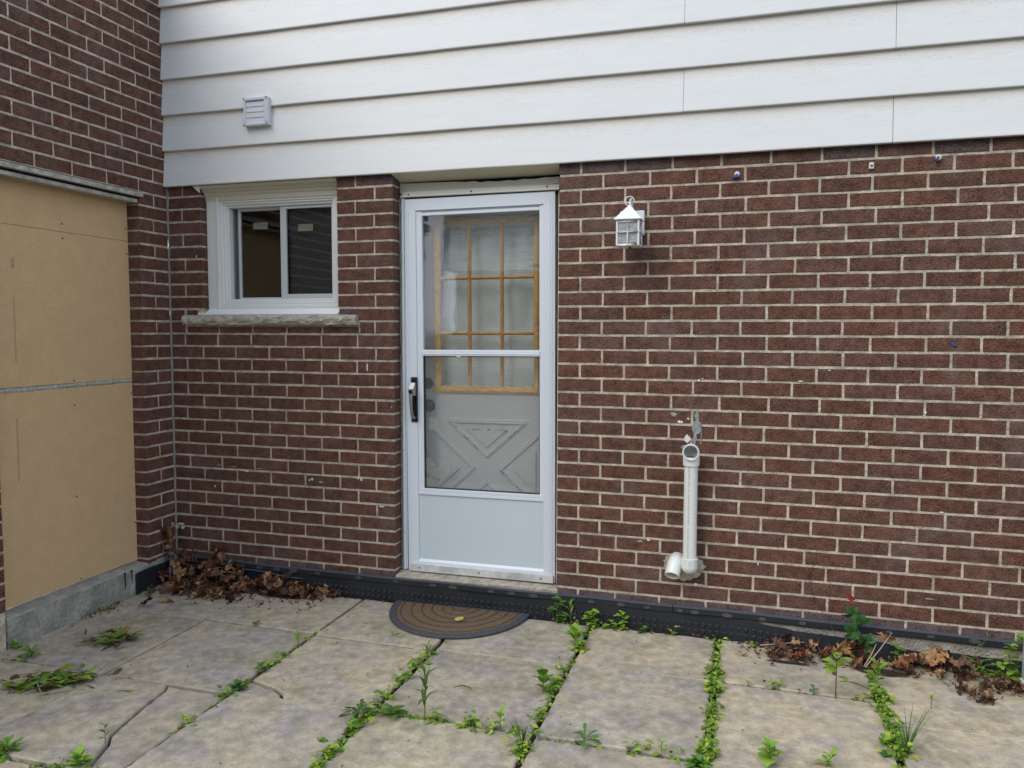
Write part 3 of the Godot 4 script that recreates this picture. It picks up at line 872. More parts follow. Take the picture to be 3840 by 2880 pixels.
# ------------------------------------------------------------------ door
func build_door() -> void:
	# painted timber and metal lining the opening
	var f := thing("door_surround", "dirty off-white door surround with cracked boards over the storm door", "door frame")
	var st := mb()
	extrude_x(st, PackedVector2Array([Vector2(-0.10, 2.185), Vector2(-0.10, 2.150), Vector2(0.0265, 2.1765), Vector2(0.0265, 2.185)]), DJ + 0.001, -0.001)
	obj(st, "soffit_board", M.soffit, f)
	# upper board with a split, lifted top edge
	var poly := PackedVector2Array([Vector2(DJ + 0.002, 2.098), Vector2(-0.020, 2.104)])
	var top := [[-0.020, 2.1395], [-0.05, 2.1365], [-0.09, 2.139], [-0.14, 2.133], [-0.20, 2.136], [-0.24, 2.131], [-0.28, 2.134], [-0.33, 2.1305], [-0.38, 2.135], [-0.42, 2.1315], [-0.45, 2.139], [-0.50, 2.1375], [-0.56, 2.1415], [-0.64, 2.1425], [-0.72, 2.144], [-0.80, 2.1445], [DJ + 0.002, 2.147]]
	for q in top: poly.append(Vector2(q[0], q[1]))
	st = mb()
	prism(st, poly, -0.095, -0.083)
	obj(st, "fascia_board", M.white_old, f)
	box("cavity", M.dark_gap, f, DJ + 0.001, -0.001, 2.10, 2.149, -0.115, -0.098)
	st = mb()
	prism(st, PackedVector2Array([Vector2(-0.055, 2.106), Vector2(-0.018, 2.106), Vector2(-0.016, 2.135), Vector2(-0.040, 2.131), Vector2(-0.045, 2.112)]), -0.084, -0.080)
	obj(st, "splinter", M.white_old, f)
	st = mb()
	bx(st, -0.838, -0.011, 2.078, 2.1005, -0.10, -0.068, 0.002)
	bx(st, -0.840, -0.009, 2.0715, 2.078, -0.10, -0.050, 0.0015)
	var dc := obj(st, "drip_cap", M.white_old, f)
	box("seam", M.dark_gap, f, -0.80, -0.05, 2.1007, 2.1018, -0.084, -0.0815)
	for x in [[-0.800, 2.085], [-0.462, 2.087], [-0.075, 2.0905]]:
		st = mb()
		disc(st, V(x[0], x[1], -0.068), 0.0048, 0.0018)
		obj(st, "screw", M.screw, dc)
	box("head_gap", M.dark_gap, f, -0.836, -0.012, 2.058, 2.0715, -0.10, -0.085)
	# side trims
	st = mb()
	bx(st, DJ + 0.003, -0.836, 0.148, 2.072, -0.10, -0.079, 0.002)
	obj(st, "brick_mould", M.white_old, f)
	st = mb()
	bx(st, -0.8365, -0.824, 0.150, 2.070, -0.10, -0.060, 0.002)
	bx(st, -0.824, -0.817, 0.152, 2.066, -0.10, -0.069, 0.001)
	obj(st, "hinge_rail", M.white_door, f)
	st = mb()
	bx(st, -0.018, -0.0085, 0.150, 2.070, -0.10, -0.064, 0.002)
	obj(st, "hinge_rail", M.white_old, f)
	box("side_gap", M.dark_gap, f, -0.027, -0.018, 0.15, 2.066, -0.10, -0.088)
	st = mb()
	var pts := []
	var rad := []
	for i in 60:
		pts.append(V(DJ + 0.001 + rf(-0.001, 0.002), 0.15 + i * 0.0325, -0.078 + rf(-0.003, 0.002)))
		rad.append(0.0045 + rf(-0.002, 0.002))
	tube(st, pts, rad, 5)
	obj(st, "caulking", M.mortar_smear, f)
	st = mb()
	pts = []; rad = []
	for i in 60:
		pts.append(V(-0.004 + rf(-0.001, 0.001), 0.15 + i * 0.0325, -0.062 + rf(-0.002, 0.002)))
		rad.append(0.0045 + rf(-0.0015, 0.0015))
	tube(st, pts, rad, 5)
	obj(st, "caulking", M.plug, f)
	for y in [0.35, 0.78, 1.02, 1.36, 1.74]:
		st = mb()
		disc(st, V(-0.831, y, -0.060), 0.0022, 0.001, 6)
		obj(st, "screw", M.screw, f)
	# inner jamb boards between the two doors
	box("jamb_lining", M.jamb, f, -0.822, -0.790, 0.15, 2.07, -0.20, -0.1005)
	box("jamb_lining", M.jamb, f, -0.035, -0.005, 0.15, 2.07, -0.20, -0.1005)
	box("jamb_lining", M.jamb, f, -0.79, -0.035, 2.03, 2.07, -0.20, -0.1005)
	# threshold
	st = mb()
	var n := 30
	var prev := []
	for i in n + 1:
		var x := DJ + 0.003 + (0.006 - DJ - 0.003) * i / n
		var y := 0.1365 + 0.012 * i / n
		var ring := [V(x, 0.1475, -0.30), V(x, 0.1475, -0.07), V(x, y + rf(-0.0015, 0.001), 0.0 + rf(-0.001, 0.001)), V(x, y - 0.006, 0.007 + rf(-0.001, 0.002)), V(x, 0.05, 0.006)]
		if i > 0:
			for k in 4: quad(st, prev[k], prev[k + 1], ring[k + 1], ring[k])
		else:
			for k in 3: tri(st, ring[0], ring[k + 1], ring[k + 2])
		prev = ring
	for k in 3: tri(st, prev[0], prev[k + 2], prev[k + 1])
	var th := obj(st, "door_threshold", M.threshold)
	tag(th, "worn beige concrete threshold below the white storm door", "threshold", "", "thing")
	build_storm_door()
	build_inner_door()

func build_storm_door() -> void:
	var c := V(-0.42, 1.1, -0.06)
	var t := thing("storm_door", "white metal storm door with two glass panes and black handle", "door", c)
	t.rotation.z = 0.0062
	var z := 0.0      # the face; everything is relative to c
	var L := -0.812 - c.x; var R := -0.0287 - c.x; var T := 2.0634 - c.y; var B := 0.152 - c.y
	var gl := -0.7215 - c.x; var gr := -0.1070 - c.x; var gt := 1.9790 - c.y; var gb := 0.589 - c.y
	var st := mb()
	# stiles and head, mitred, with a raised back band
	prism(st, PackedVector2Array([Vector2(L, B), Vector2(L + 0.058, B), Vector2(L + 0.058, T - 0.058), Vector2(L, T)]), -0.03, z)
	obj(st, "stile", M.white_door, t)
	st = mb()
	prism(st, PackedVector2Array([Vector2(R - 0.058, B), Vector2(R, B), Vector2(R, T), Vector2(R - 0.058, T - 0.058)]), -0.03, z)
	obj(st, "stile", M.white_door, t)
	st = mb()
	prism(st, PackedVector2Array([Vector2(L + 0.0006, T), Vector2(L + 0.0584, T - 0.0576), Vector2(R - 0.0584, T - 0.0576), Vector2(R - 0.0006, T)]), -0.03, z)
	obj(st, "head_rail", M.white_door, t)
	st = mb()
	for x in [L + 0.010, L + 0.020, R - 0.012, R - 0.022]: bx(st, x - 0.0012, x + 0.0012, B + 0.03, T - 0.03, z - 0.001, z + 0.0018, 0.0008)
	obj(st, "stile_bead", M.white_door, t)
	# inner step down to the glass
	st = mb()
	var il := L + 0.058; var ir := R - 0.058; var it := T - 0.058
	for s in [[il, gl, gb - 0.03, it - 0.002, 0], [gr, ir, gb - 0.03, it - 0.002, 1]]:
		bx(st, s[0], s[1], s[2], s[3], -0.03, z - 0.006, 0.001)
	obj(st, "glazing_stop", M.white_door, t)
	st = mb()
	bx(st, gl, gr, gt, it - 0.012, -0.03, z - 0.005, 0.001)
	bx(st, il, ir, it - 0.012, it, -0.03, z - 0.016, 0.001)
	obj(st, "glazing_stop", M.white_door, t)
	# meeting rail
	st = mb()
	bx(st, gl - 0.003, gr + 0.003, 1.2715 - c.y, 1.2995 - c.y, -0.028, z - 0.001, 0.002)
	bx(st, gl - 0.003, gr + 0.003, 1.2800 - c.y, 1.2850 - c.y, -0.028, z + 0.0015, 0.0015)
	obj(st, "meeting_rail", M.white_door, t)
	st = mb()
	bx(st, gl, gr, 1.2995 - c.y, 1.3035 - c.y, -0.028, z - 0.008)
	obj(st, "upper_seal", M.sash, t)
	st = mb()
	var ge := 0.004
	bx(st, gl, gr, 1.2675 - c.y, 1.2713 - c.y, -0.028, z - 0.006)
	bx(st, gl, gr, gb, gb + ge, -0.028, z - 0.006)
	bx(st, gl, gl + 0.003, gb + ge, 1.2675 - c.y, -0.028, z - 0.006)
	bx(st, gr - 0.003, gr, gb + ge, 1.2675 - c.y, -0.028, z - 0.006)
	obj(st, "lower_seal", M.seal, t)
	box("upper_glass", M.glass_wavy, t, gl, gr, 1.3035 - c.y, gt, -0.016, -0.015)
	box("upper_glass", M.glass_wavy, t, gl, gr, 1.3035 - c.y, gt, -0.024, -0.023)
	box("lower_glass", M.glass_dusty, t, gl + 0.003, gr - 0.003, gb + ge, 1.2675 - c.y, -0.020, -0.019)
	# scratches along the lower glass, left by tape and blinds
	st = mb()
	for i in 120:
		var y := rf(0.62, 1.262) - c.y
		if rng.randf() < 0.5: y = rf(0.98, 1.262) - c.y
		var x := rf(gl + 0.01, gr - 0.06)
		var w := rf(0.01, 0.09) * (2.0 if rng.randf() < 0.1 else 1.0)
		bx(st, x, minf(x + w, gr - 0.004), y, y + rf(0.0003, 0.0008), -0.0188, -0.0184)
	for y in [0.958, 0.955]:
		bx(st, gl + 0.02 + (0.24 if y < 0.957 else 0.0), gr - 0.01 - (0.33 if y > 0.957 else 0.0), y - c.y, y + 0.0012 - c.y, -0.0188, -0.0184)
	tag(obj(st, "scratches", M.scratch, t), "", "", "", "stuff")
	st = mb()
	prism(st, PackedVector2Array([Vector2(-0.696, 0.890), Vector2(-0.650, 0.890), Vector2(-0.652, 0.943), Vector2(-0.664, 0.955), Vector2(-0.697, 0.955)]), -0.0188, -0.0182, Transform3D(Basis.IDENTITY, V(-c.x, -c.y, 0)))
	obj(st, "clear_tape", M.tape, t)
	for i in 16:
		var w := rf(0.02, 0.07); var h := rf(0.015, 0.06)
		var x := rf(-0.712, -0.59); var y := rf(0.605, 0.72)
		var poly := PackedVector2Array()
		for k in 10:
			var a := TAU * k / 10
			poly.append(Vector2(x + w * 0.5 * clampf(cos(a) * 1.4, -1, 1) + rf(-0.006, 0.006) - c.x, y + h * 0.5 * clampf(sin(a) * 1.4, -1, 1) + rf(-0.004, 0.004) - c.y))
		st = mb()
		prism(st, poly, -0.0187 + i * 0.00012, -0.0186 + i * 0.00012)
		obj(st, "tape_residue", M.residue, t)
	# lower panel: rails, kick panel, sweep
	st = mb()
	bx(st, il, ir, 0.571 - c.y, gb, -0.03, z - 0.004, 0.002)
	bx(st, il, ir, 0.5555 - c.y, 0.5705 - c.y, -0.03, z - 0.002, 0.0015)
	obj(st, "lock_rail", M.white_door, t)
	box("kick_panel", M.white_panel, t, il, ir, 0.215 - c.y, 0.5548 - c.y, -0.03, z - 0.009)
	st = mb()
	extrude_x(st, PackedVector2Array([Vector2(-0.03, 0.216 - c.y), Vector2(-0.03, 0.190 - c.y), Vector2(z + 0.002, 0.190 - c.y), Vector2(z + 0.001, 0.204 - c.y), Vector2(z - 0.009, 0.2155 - c.y)]), L + 0.036, R - 0.036)
	obj(st, "bottom_rail", M.white_door, t)
	st = mb()
	bx(st, -0.7935 - c.x, -0.0345 - c.x, 0.1525 - c.y, 0.1925 - c.y, -0.01, z + 0.0125, 0.002)
	var sw := obj(st, "door_sweep", M.white, t)
	for x in [-0.747, -0.422, -0.098]:
		st = mb()
		disc(st, V(x - c.x, 0.174 - c.y, z + 0.0123), 0.0062, 0.0025, 10)
		obj(st, "screw", M.steel, sw)
	box("rail_chip", M.plug, t, -0.538 - c.x, -0.516 - c.x, 1.2665 - c.y, 1.2716 - c.y, z - 0.004, z + 0.0012, 0.001)
	# handle
	st = mb()
	var hx := -0.7688 - c.x
	bx(st, hx - 0.0185, hx + 0.0185, 0.931 - c.y, 1.163 - c.y, z, z + 0.005, 0.003)
	var esc := obj(st, "escutcheon", M.black, t)
	st = mb()
	for s in [[hx - 0.0155, hx - 0.0145, 0.938, 1.156], [hx + 0.0145, hx + 0.0155, 0.938, 1.156]]: bx(st, s[0], s[1], s[2] - c.y, s[3] - c.y, z + 0.004, z + 0.0058)
	for s in [[0.938, 0.939], [1.155, 1.156]]: bx(st, hx - 0.0145, hx + 0.0145, s[0] - c.y, s[1] - c.y, z + 0.004, z + 0.0058)
	obj(st, "trim_line", M.nickel, esc)
	st = mb()
	prism(st, PackedVector2Array([Vector2(0.005, 1.132), Vector2(0.005, 1.070), Vector2(0.040, 1.070), Vector2(0.048, 1.078), Vector2(0.046, 1.105), Vector2(0.034, 1.120), Vector2(0.022, 1.135)]), -0.012, 0.012, Transform3D(Basis(V(0, 0, 1), V(0, 1, 0), V(1, 0, 0)), V(hx, -c.y, z)))
	tube(st, [V(hx, 1.078 - c.y, z + 0.042), V(hx - 0.001, 1.05 - c.y, z + 0.047), V(hx, 1.01 - c.y, z + 0.045), V(hx + 0.001, 0.972 - c.y, z + 0.038), V(hx + 0.002, 0.957 - c.y, z + 0.026), V(hx + 0.002, 0.953 - c.y, z + 0.006)], [0.0095, 0.0085, 0.0075, 0.0075, 0.0072, 0.007], 8)
	obj(st, "pull_handle", M.nickel, t)
	st = mb()
	lathe(st, [Vector2(0.0095, 0), Vector2(0.0095, 0.012), Vector2(0.0075, 0.014), Vector2(0, 0.014)], 12, Transform3D(Basis.IDENTITY, V(hx - 0.001, 1.092 - c.y, z + 0.044)))
	obj(st, "push_button", M.black, t)

func build_inner_door() -> void:
	var c := V(-0.41, 1.1, -0.16)
	var t := thing("inner_door", "grey inner door with nine-light pine window behind the storm door", "door", c)
	t.rotation.z = 0.005
	var X := func(x): return x - c.x
	var Y := func(y): return y - c.y
	# slab around the window
	var st := mb()
	var wl: float = X.call(-0.699); var wr: float = X.call(-0.122); var wb: float = Y.call(1.077); var wt: float = Y.call(1.976)
	var sl: float = X.call(-0.788); var sr: float = X.call(-0.037)
	bx(st, sl, wl + 0.01, Y.call(0.16), Y.call(2.028), -0.045, 0.0)
	bx(st, wr - 0.01, sr, Y.call(0.16), Y.call(2.028), -0.045, 0.0)
	bx(st, wl + 0.01, wr - 0.01, Y.call(0.16), wb + 0.01, -0.045, 0.0)
	bx(st, wl + 0.01, wr - 0.01, wt - 0.01, Y.call(2.028), -0.045, 0.0)
	obj(st, "slab", M.door_grey, t)
	# raised crossbuck mouldings
	var mould := func(pts: Array, w: float, called: String) -> void:
		var s2 := mb()
		for i in pts.size() - 1:
			var a := V(X.call(pts[i][0]), Y.call(pts[i][1]), 0.0)
			var b := V(X.call(pts[i + 1][0]), Y.call(pts[i + 1][1]), 0.0)
			var d := (b - a).normalized()
			var nrm := V(-d.y, d.x, 0)
			var pr := [[-1.0, 0.0], [-0.75, 0.006], [-0.2, 0.0075], [0.2, 0.003], [0.6, 0.0055], [1.0, 0.0]]
			for k in pr.size() - 1:
				var p0: Vector3 = a + nrm * pr[k][0] * w + V(0, 0, pr[k][1])
				var p1: Vector3 = b + nrm * pr[k][0] * w + V(0, 0, pr[k][1])
				var q0: Vector3 = a + nrm * pr[k + 1][0] * w + V(0, 0, pr[k + 1][1])
				var q1: Vector3 = b + nrm * pr[k + 1][0] * w + V(0, 0, pr[k + 1][1])
				quad(s2, p0, p1, q1, q0)
		obj(s2, called, M.door_grey, t)
	mould.call([[-0.618, 0.932], [-0.204, 0.932], [-0.411, 0.750], [-0.618, 0.932]], 0.011, "moulding")
	mould.call([[-0.700, 0.884], [-0.482, 0.688], [-0.700, 0.495]], 0.011, "moulding")
	mould.call([[-0.122, 0.495], [-0.340, 0.688], [-0.122, 0.884]], 0.011, "moulding")
	mould.call([[-0.618, 0.44], [-0.411, 0.622], [-0.204, 0.44], [-0.618, 0.44]], 0.011, "moulding")
	for tri_ in [[[-0.516, 0.891], [-0.411, 0.801], [-0.306, 0.891]], [[-0.150, 0.79], [-0.262, 0.688], [-0.150, 0.586]], [[-0.672, 0.79], [-0.672, 0.586], [-0.560, 0.688]]]:
		st = mb()
		var pl := PackedVector2Array()
		for q in tri_: pl.append(Vector2(X.call(q[0]), Y.call(q[1])))
		prism(st, pl, -0.001, 0.0065)
		obj(st, "raised_panel", M.door_grey, t)
	# flaked paint along the mouldings
	st = mb()
	for i in 90:
		var k := rf(0, 1)
		var e := rng.randi() % 4
		var p: Vector2 = Vector2(-0.618, 0.932).lerp(Vector2(-0.411, 0.750), k) if e == 0 else (Vector2(-0.204, 0.932).lerp(Vector2(-0.411, 0.750), k) if e == 1 else (Vector2(-0.516, 0.892).lerp(Vector2(-0.306, 0.892), k) if e == 2 else Vector2(-0.340, 0.688).lerp(Vector2(-0.2, 0.56), k)))
		p += Vector2(rf(-0.007, 0.007), rf(-0.004, 0.004))
		var w := rf(0.0015, 0.007)
		prism(st, PackedVector2Array([Vector2(X.call(p.x) - w, Y.call(p.y)), Vector2(X.call(p.x), Y.call(p.y) - w * 0.35), Vector2(X.call(p.x) + w, Y.call(p.y) + 0.001), Vector2(X.call(p.x), Y.call(p.y) + w * 0.4)]), 0.002, 0.0082)
	tag(obj(st, "flaked_paint", M.door_dark, t), "", "", "", "stuff")
	# pine frame with nine lights
	st = mb()
	var pl_ := X.call(-0.6605) as float; var pr_ := X.call(-0.1605) as float; var pb := Y.call(1.1143) as float; var pt := Y.call(1.9384) as float
	for s in [[wl, pl_], [pr_, wr]]:
		bx(st, s[0], s[1], wb, wt, -0.02, 0.010, 0.004)
		bx(st, s[0] + 0.008, s[1] - 0.012, wb + 0.008, wt - 0.008, -0.02, 0.0145, 0.004)
	obj(st, "window_stile", M.pine, t)
	st = mb()
	for s in [[wb, pb], [pt, wt]]:
		bx(st, pl_, pr_, s[0], s[1], -0.02, 0.0098, 0.004)
		bx(st, pl_ - 0.01, pr_ + 0.01, s[0] + 0.008, s[1] - 0.010, -0.02, 0.0142, 0.004)
	obj(st, "window_rail", M.pine_h, t)
	for x in [-0.5033, -0.3288]:
		st = mb()
		bx(st, X.call(x) - 0.009, X.call(x) + 0.009, pb, pt, -0.012, 0.006, 0.003)
		bx(st, X.call(x) - 0.0045, X.call(x) + 0.0045, pb, pt, -0.012, 0.0105, 0.003)
		obj(st, "muntin", M.pine, t)
	for y in [1.6678, 1.3855]:
		for k in 3:
			var xs := [-0.6605, -0.5123, -0.3378]
			var xe := [-0.5123, -0.3378, -0.1605]
			st = mb()
			bx(st, X.call(xs[k]) + (0.018 if k > 0 else 0.0), X.call(xe[k]), Y.call(y) - 0.009, Y.call(y) + 0.009, -0.012, 0.0058, 0.003)
			bx(st, X.call(xs[k]) + (0.018 if k > 0 else 0.0), X.call(xe[k]), Y.call(y) - 0.0045, Y.call(y) + 0.0045, -0.012, 0.0102, 0.003)
			obj(st, "muntin", M.pine_h, t)
	for i in 3:
		for j in 3:
			var xs := [-0.6605, -0.4943, -0.3198]
			var xe := [-0.5123, -0.3378, -0.1605]
			var ys := [1.1143, 1.3945, 1.6768]
			var ye := [1.3765, 1.6588, 1.9384]
			box("pane", M.glass, t, X.call(xs[i]), X.call(xe[i]), Y.call(ys[j]), Y.call(ye[j]), -0.0075, -0.0065)
	# knob and deadbolt
	st = mb()
	lathe(st, [Vector2(0.029, 0), Vector2(0.029, 0.004), Vector2(0.026, 0.007), Vector2(0.020, 0.009), Vector2(0.020, 0.013), Vector2(0, 0.013)], 22, Transform3D(Basis.IDENTITY, V(X.call(-0.734), Y.call(1.1255), 0)))
	obj(st, "deadbolt", M.bronze, t)
	st = mb()
	lathe(st, [Vector2(0.033, 0), Vector2(0.033, 0.004), Vector2(0.027, 0.008), Vector2(0.013, 0.010), Vector2(0.012, 0.030), Vector2(0.020, 0.036), Vector2(0.026, 0.046), Vector2(0.025, 0.056), Vector2(0.018, 0.062), Vector2(0.010, 0.063), Vector2(0.008, 0.060), Vector2(0, 0.060)], 24, Transform3D(Basis.IDENTITY, V(X.call(-0.728), Y.call(1.008), 0)))
	obj(st, "door_knob", M.bronze, t)
	# curtain hung inside the panes
	st = mb()
	st.set_smooth_group(1)
	var nx := 70
	var ny := 26
	var nn := noise(FastNoiseLite.TYPE_SIMPLEX_SMOOTH, 4.0, 401, 2)
	for i in nx:
		for j in ny:
			var vs := []
			for q in [[i, j], [i + 1, j], [i + 1, j + 1], [i, j + 1]]:
				var u: float = q[0] / float(nx); var v: float = q[1] / float(ny)
				var x := -0.70 + 0.60 * u; var y := 1.06 + 0.92 * v
				if u < 0.12: x += 0.035 * (1.0 - u / 0.12) * ss(0.2, 0.9, v)
				var zz := -0.236 + 0.012 * sin(u * 19.0 + 1.2 * sin(v * 4.0)) * (0.4 + 0.6 * v) + nn.get_noise_2d(x, y) * 0.014
				vs.append(V(x, y, zz))
			quad(st, vs[0], vs[1], vs[2], vs[3])
	var cu := obj(st, "curtain", M.curtain)
	tag(cu, "pale waffle-weave curtain behind the nine panes of the inner door", "curtain", "", "thing")
	var room := mb()
	bx(room, -0.86, 0.0, 0.05, 2.19, -1.0, -0.98)
	bx(room, -0.88, -0.86, 0.05, 2.19, -1.0, -0.12)
	bx(room, 0.0, 0.02, 0.05, 2.19, -1.0, -0.12)
	bx(room, -0.86, 0.0, 2.17, 2.19, -1.0, -0.12)
	bx(room, -0.86, 0.0, 0.03, 0.05, -1.0, -0.12)
	tag(obj(room, "interior", mat(lin(0.3, 0.3, 0.27), 0.9)), "", "", "", "structure")

# ------------------------------------------------------------------ membrane along the foot of the wall
func build_membrane() -> void:
	var t := thing("foundation_membrane", "black dimpled plastic membrane along the foot of the brick wall", "membrane")
	var top := func(x: float) -> float:
		if x < 0.78: return 0.124
		var ks := [[0.78, 0.102], [0.86, 0.098], [0.94, 0.096], [0.955, 0.089], [1.06, 0.090], [1.075, 0.084], [1.20, 0.085], [1.35, 0.080], [1.45, 0.076], [1.52, 0.058], [1.63, 0.050], [1.70, 0.062], [1.9, 0.062], [2.4, 0.06]]
		for i in ks.size() - 1:
			if x <= ks[i + 1][0]: return lerpf(ks[i][1], ks[i + 1][1], (x - ks[i][0]) / (ks[i + 1][0] - ks[i][0]))
		return 0.05
	var out := func(x: float) -> float: return 0.006 + 0.05 * ss(0.8, 1.25, x) + 0.006 * sin(x * 7.0)
	var st := mb()
	st.set_smooth_group(1)
	var n := 110
	var m := 7
	for i in n:
		for j in m:
			var vs := []
			for q in [[i, j], [i + 1, j], [i + 1, j + 1], [i, j + 1]]:
				var x: float = XL + 0.02 + (2.3 - XL) * q[0] / n
				var v: float = q[1] / float(m)
				var y: float = lerpf(-0.03, top.call(x), v)
				var zz: float = 0.006 + out.call(x) * (1.0 if x > 0.8 else 0.6) + 0.014 * (1.0 - v) + 0.0025 * sin(x * 23.0 + v * 3.0)
				vs.append(V(x, y, zz))
			quad(st, vs[0], vs[1], vs[2], vs[3])
	obj(st, "sheet", M.membrane, t)
	# pressed dimples, two rows
	st = mb()
	st.set_smooth_group(1)
	var x := -1.32
	while x < 1.12:
		for row in 2:
			var yy := 0.049 + (0.0025 if x > 0 else 0.0) - 0.0285 * row
			var v := (yy + 0.03) / (float(top.call(x)) + 0.03)
			var zz: float = 0.006 + out.call(x) * (1.0 if x > 0.8 else 0.6) + 0.014 * (1.0 - v)
			lathe(st, [Vector2(0.0100, -0.003), Vector2(0.0090, 0.0058), Vector2(0.0065, 0.0085), Vector2(0.0046, 0.0050), Vector2(0, 0.0020)], 9, Transform3D(Basis.IDENTITY, V(x, yy, zz)))
		x += 0.0315
	tag(obj(st, "dimples", mat(lin(0.035, 0.038, 0.046), 0.42), t), "", "", "", "stuff")
	# fixing strip along the top edge
	var strip := func(x0: float, x1: float, y0: float, y1: float) -> void:
		var s2 := mb()
		var prev := []
		for i in 25:
			var xx := x0 + (x1 - x0) * i / 24.0
			var yy := lerpf(y0, y1, i / 24.0) + 0.0016 * sin(xx * 9.0)
			var ring := [V(xx, yy - 0.034, 0.014), V(xx, yy - 0.030, 0.0185), V(xx, yy - 0.008, 0.0165), V(xx, yy - 0.0005, 0.0175), V(xx, yy, 0.006)]
			if i > 0:
				for k in 4: quad(s2, prev[k], ring[k], ring[k + 1], prev[k + 1])
			prev = ring
		obj(s2, "fixing_strip", M.membrane, t)
		s2 = mb()
		for i in 24:
			var a := x0 + (x1 - x0) * i / 24.0
			var b := x0 + (x1 - x0) * (i + 1) / 24.0
			var ya := lerpf(y0, y1, i / 24.0) + 0.0016 * sin(a * 9.0)
			var yb := lerpf(y0, y1, (i + 1) / 24.0) + 0.0016 * sin(b * 9.0)
			quad(s2, V(a, ya - 0.0062, 0.0188), V(b, yb - 0.0062, 0.0188), V(b, yb + 0.0008, 0.0182), V(a, ya + 0.0008, 0.0182))
			quad(s2, V(a, ya + 0.0008, 0.0182), V(b, yb + 0.0008, 0.0182), V(b, yb + 0.001, 0.004), V(a, ya + 0.001, 0.004))
		obj(s2, "strip_lip", M.membrane_lip, t)
	strip.call(-2.16, -1.42, 0.136, 0.124)
	strip.call(-1.415, 0.556, 0.125, 0.130)
	strip.call(0.560, 2.25, 0.1315, 0.121)
	# where the sheet has come away a pale parged edge shows
	var pa := box("parging", M.parge, t, 0.80, 2.3, 0.02, 0.098, -0.004, 0.0042)
	st = mb()
	var prev2 := []
	for i in 21:
		var xx := -2.0 + 0.62 * i / 20.0
		var yy := 0.098 - 0.018 * (i / 20.0) - 0.006 * sin(i * 0.45)
		var ring := [V(xx, yy - 0.004, 0.030), V(xx, yy, 0.0345), V(xx, yy + 0.003, 0.030)]
		if i > 0:
			for k in 2: quad(st, prev2[k], ring[k], ring[k + 1], prev2[k + 1])
		prev2 = ring
	obj(st, "curled_edge", M.membrane_lip, t)
	# daubed fixing points
	var xs := [-1.88, -1.77, -1.66, -1.55, -1.45, -1.30, -1.06, -0.845, -0.64, -0.535, -0.33, -0.225, -0.115, 0.012, 0.175, 0.315, 0.44, 0.59, 0.66, 0.80, 0.955, 1.125, 1.31, 1.475, 1.635, 1.80]
	for k in xs.size():
		st = mb()
		var pl := PackedVector2Array()
		var big := rf(0.8, 1.35)
		for i in 9:
			var a := TAU * i / 9
			pl.append(Vector2(xs[k] + cos(a) * 0.016 * big * (1.0 + rf(-0.2, 0.5) * (1.0 if cos(a) > 0.5 else 0.2)), 0.1085 + sin(a) * 0.0075 * big + rf(-0.001, 0.001)))
		prism(st, pl, 0.016, 0.0202)
		obj(st, "fixing_daub", M.patch, t)
	# the short end piece on the wing wall
	var w := thing("foundation_membrane", "short black membrane end piece against the left wing wall", "membrane")
	st = mb()
	prism(st, PackedVector2Array([Vector2(-0.325, -0.03), Vector2(-0.05, -0.03), Vector2(-0.05, 0.115), Vector2(-0.20, 0.118), Vector2(-0.310, 0.117), Vector2(-0.323, 0.108)]), 0.006, 0.017, Transform3D(Basis(Vector3.UP, PI / 2), V(XL, 0, 0)))
	obj(st, "sheet", M.membrane, w)
	box("lip", M.membrane, w, XL + 0.017, XL + 0.021, -0.03, 0.112, 0.312, 0.325, 0.001)
	box("footing", M.concrete, null, XL - 0.09, XL + 0.0045, -0.08, 0.143, 0.004, 0.159)
	tag(get_child(get_child_count() - 1), "grey concrete footing under the brick pier in the left corner", "footing", "", "thing")

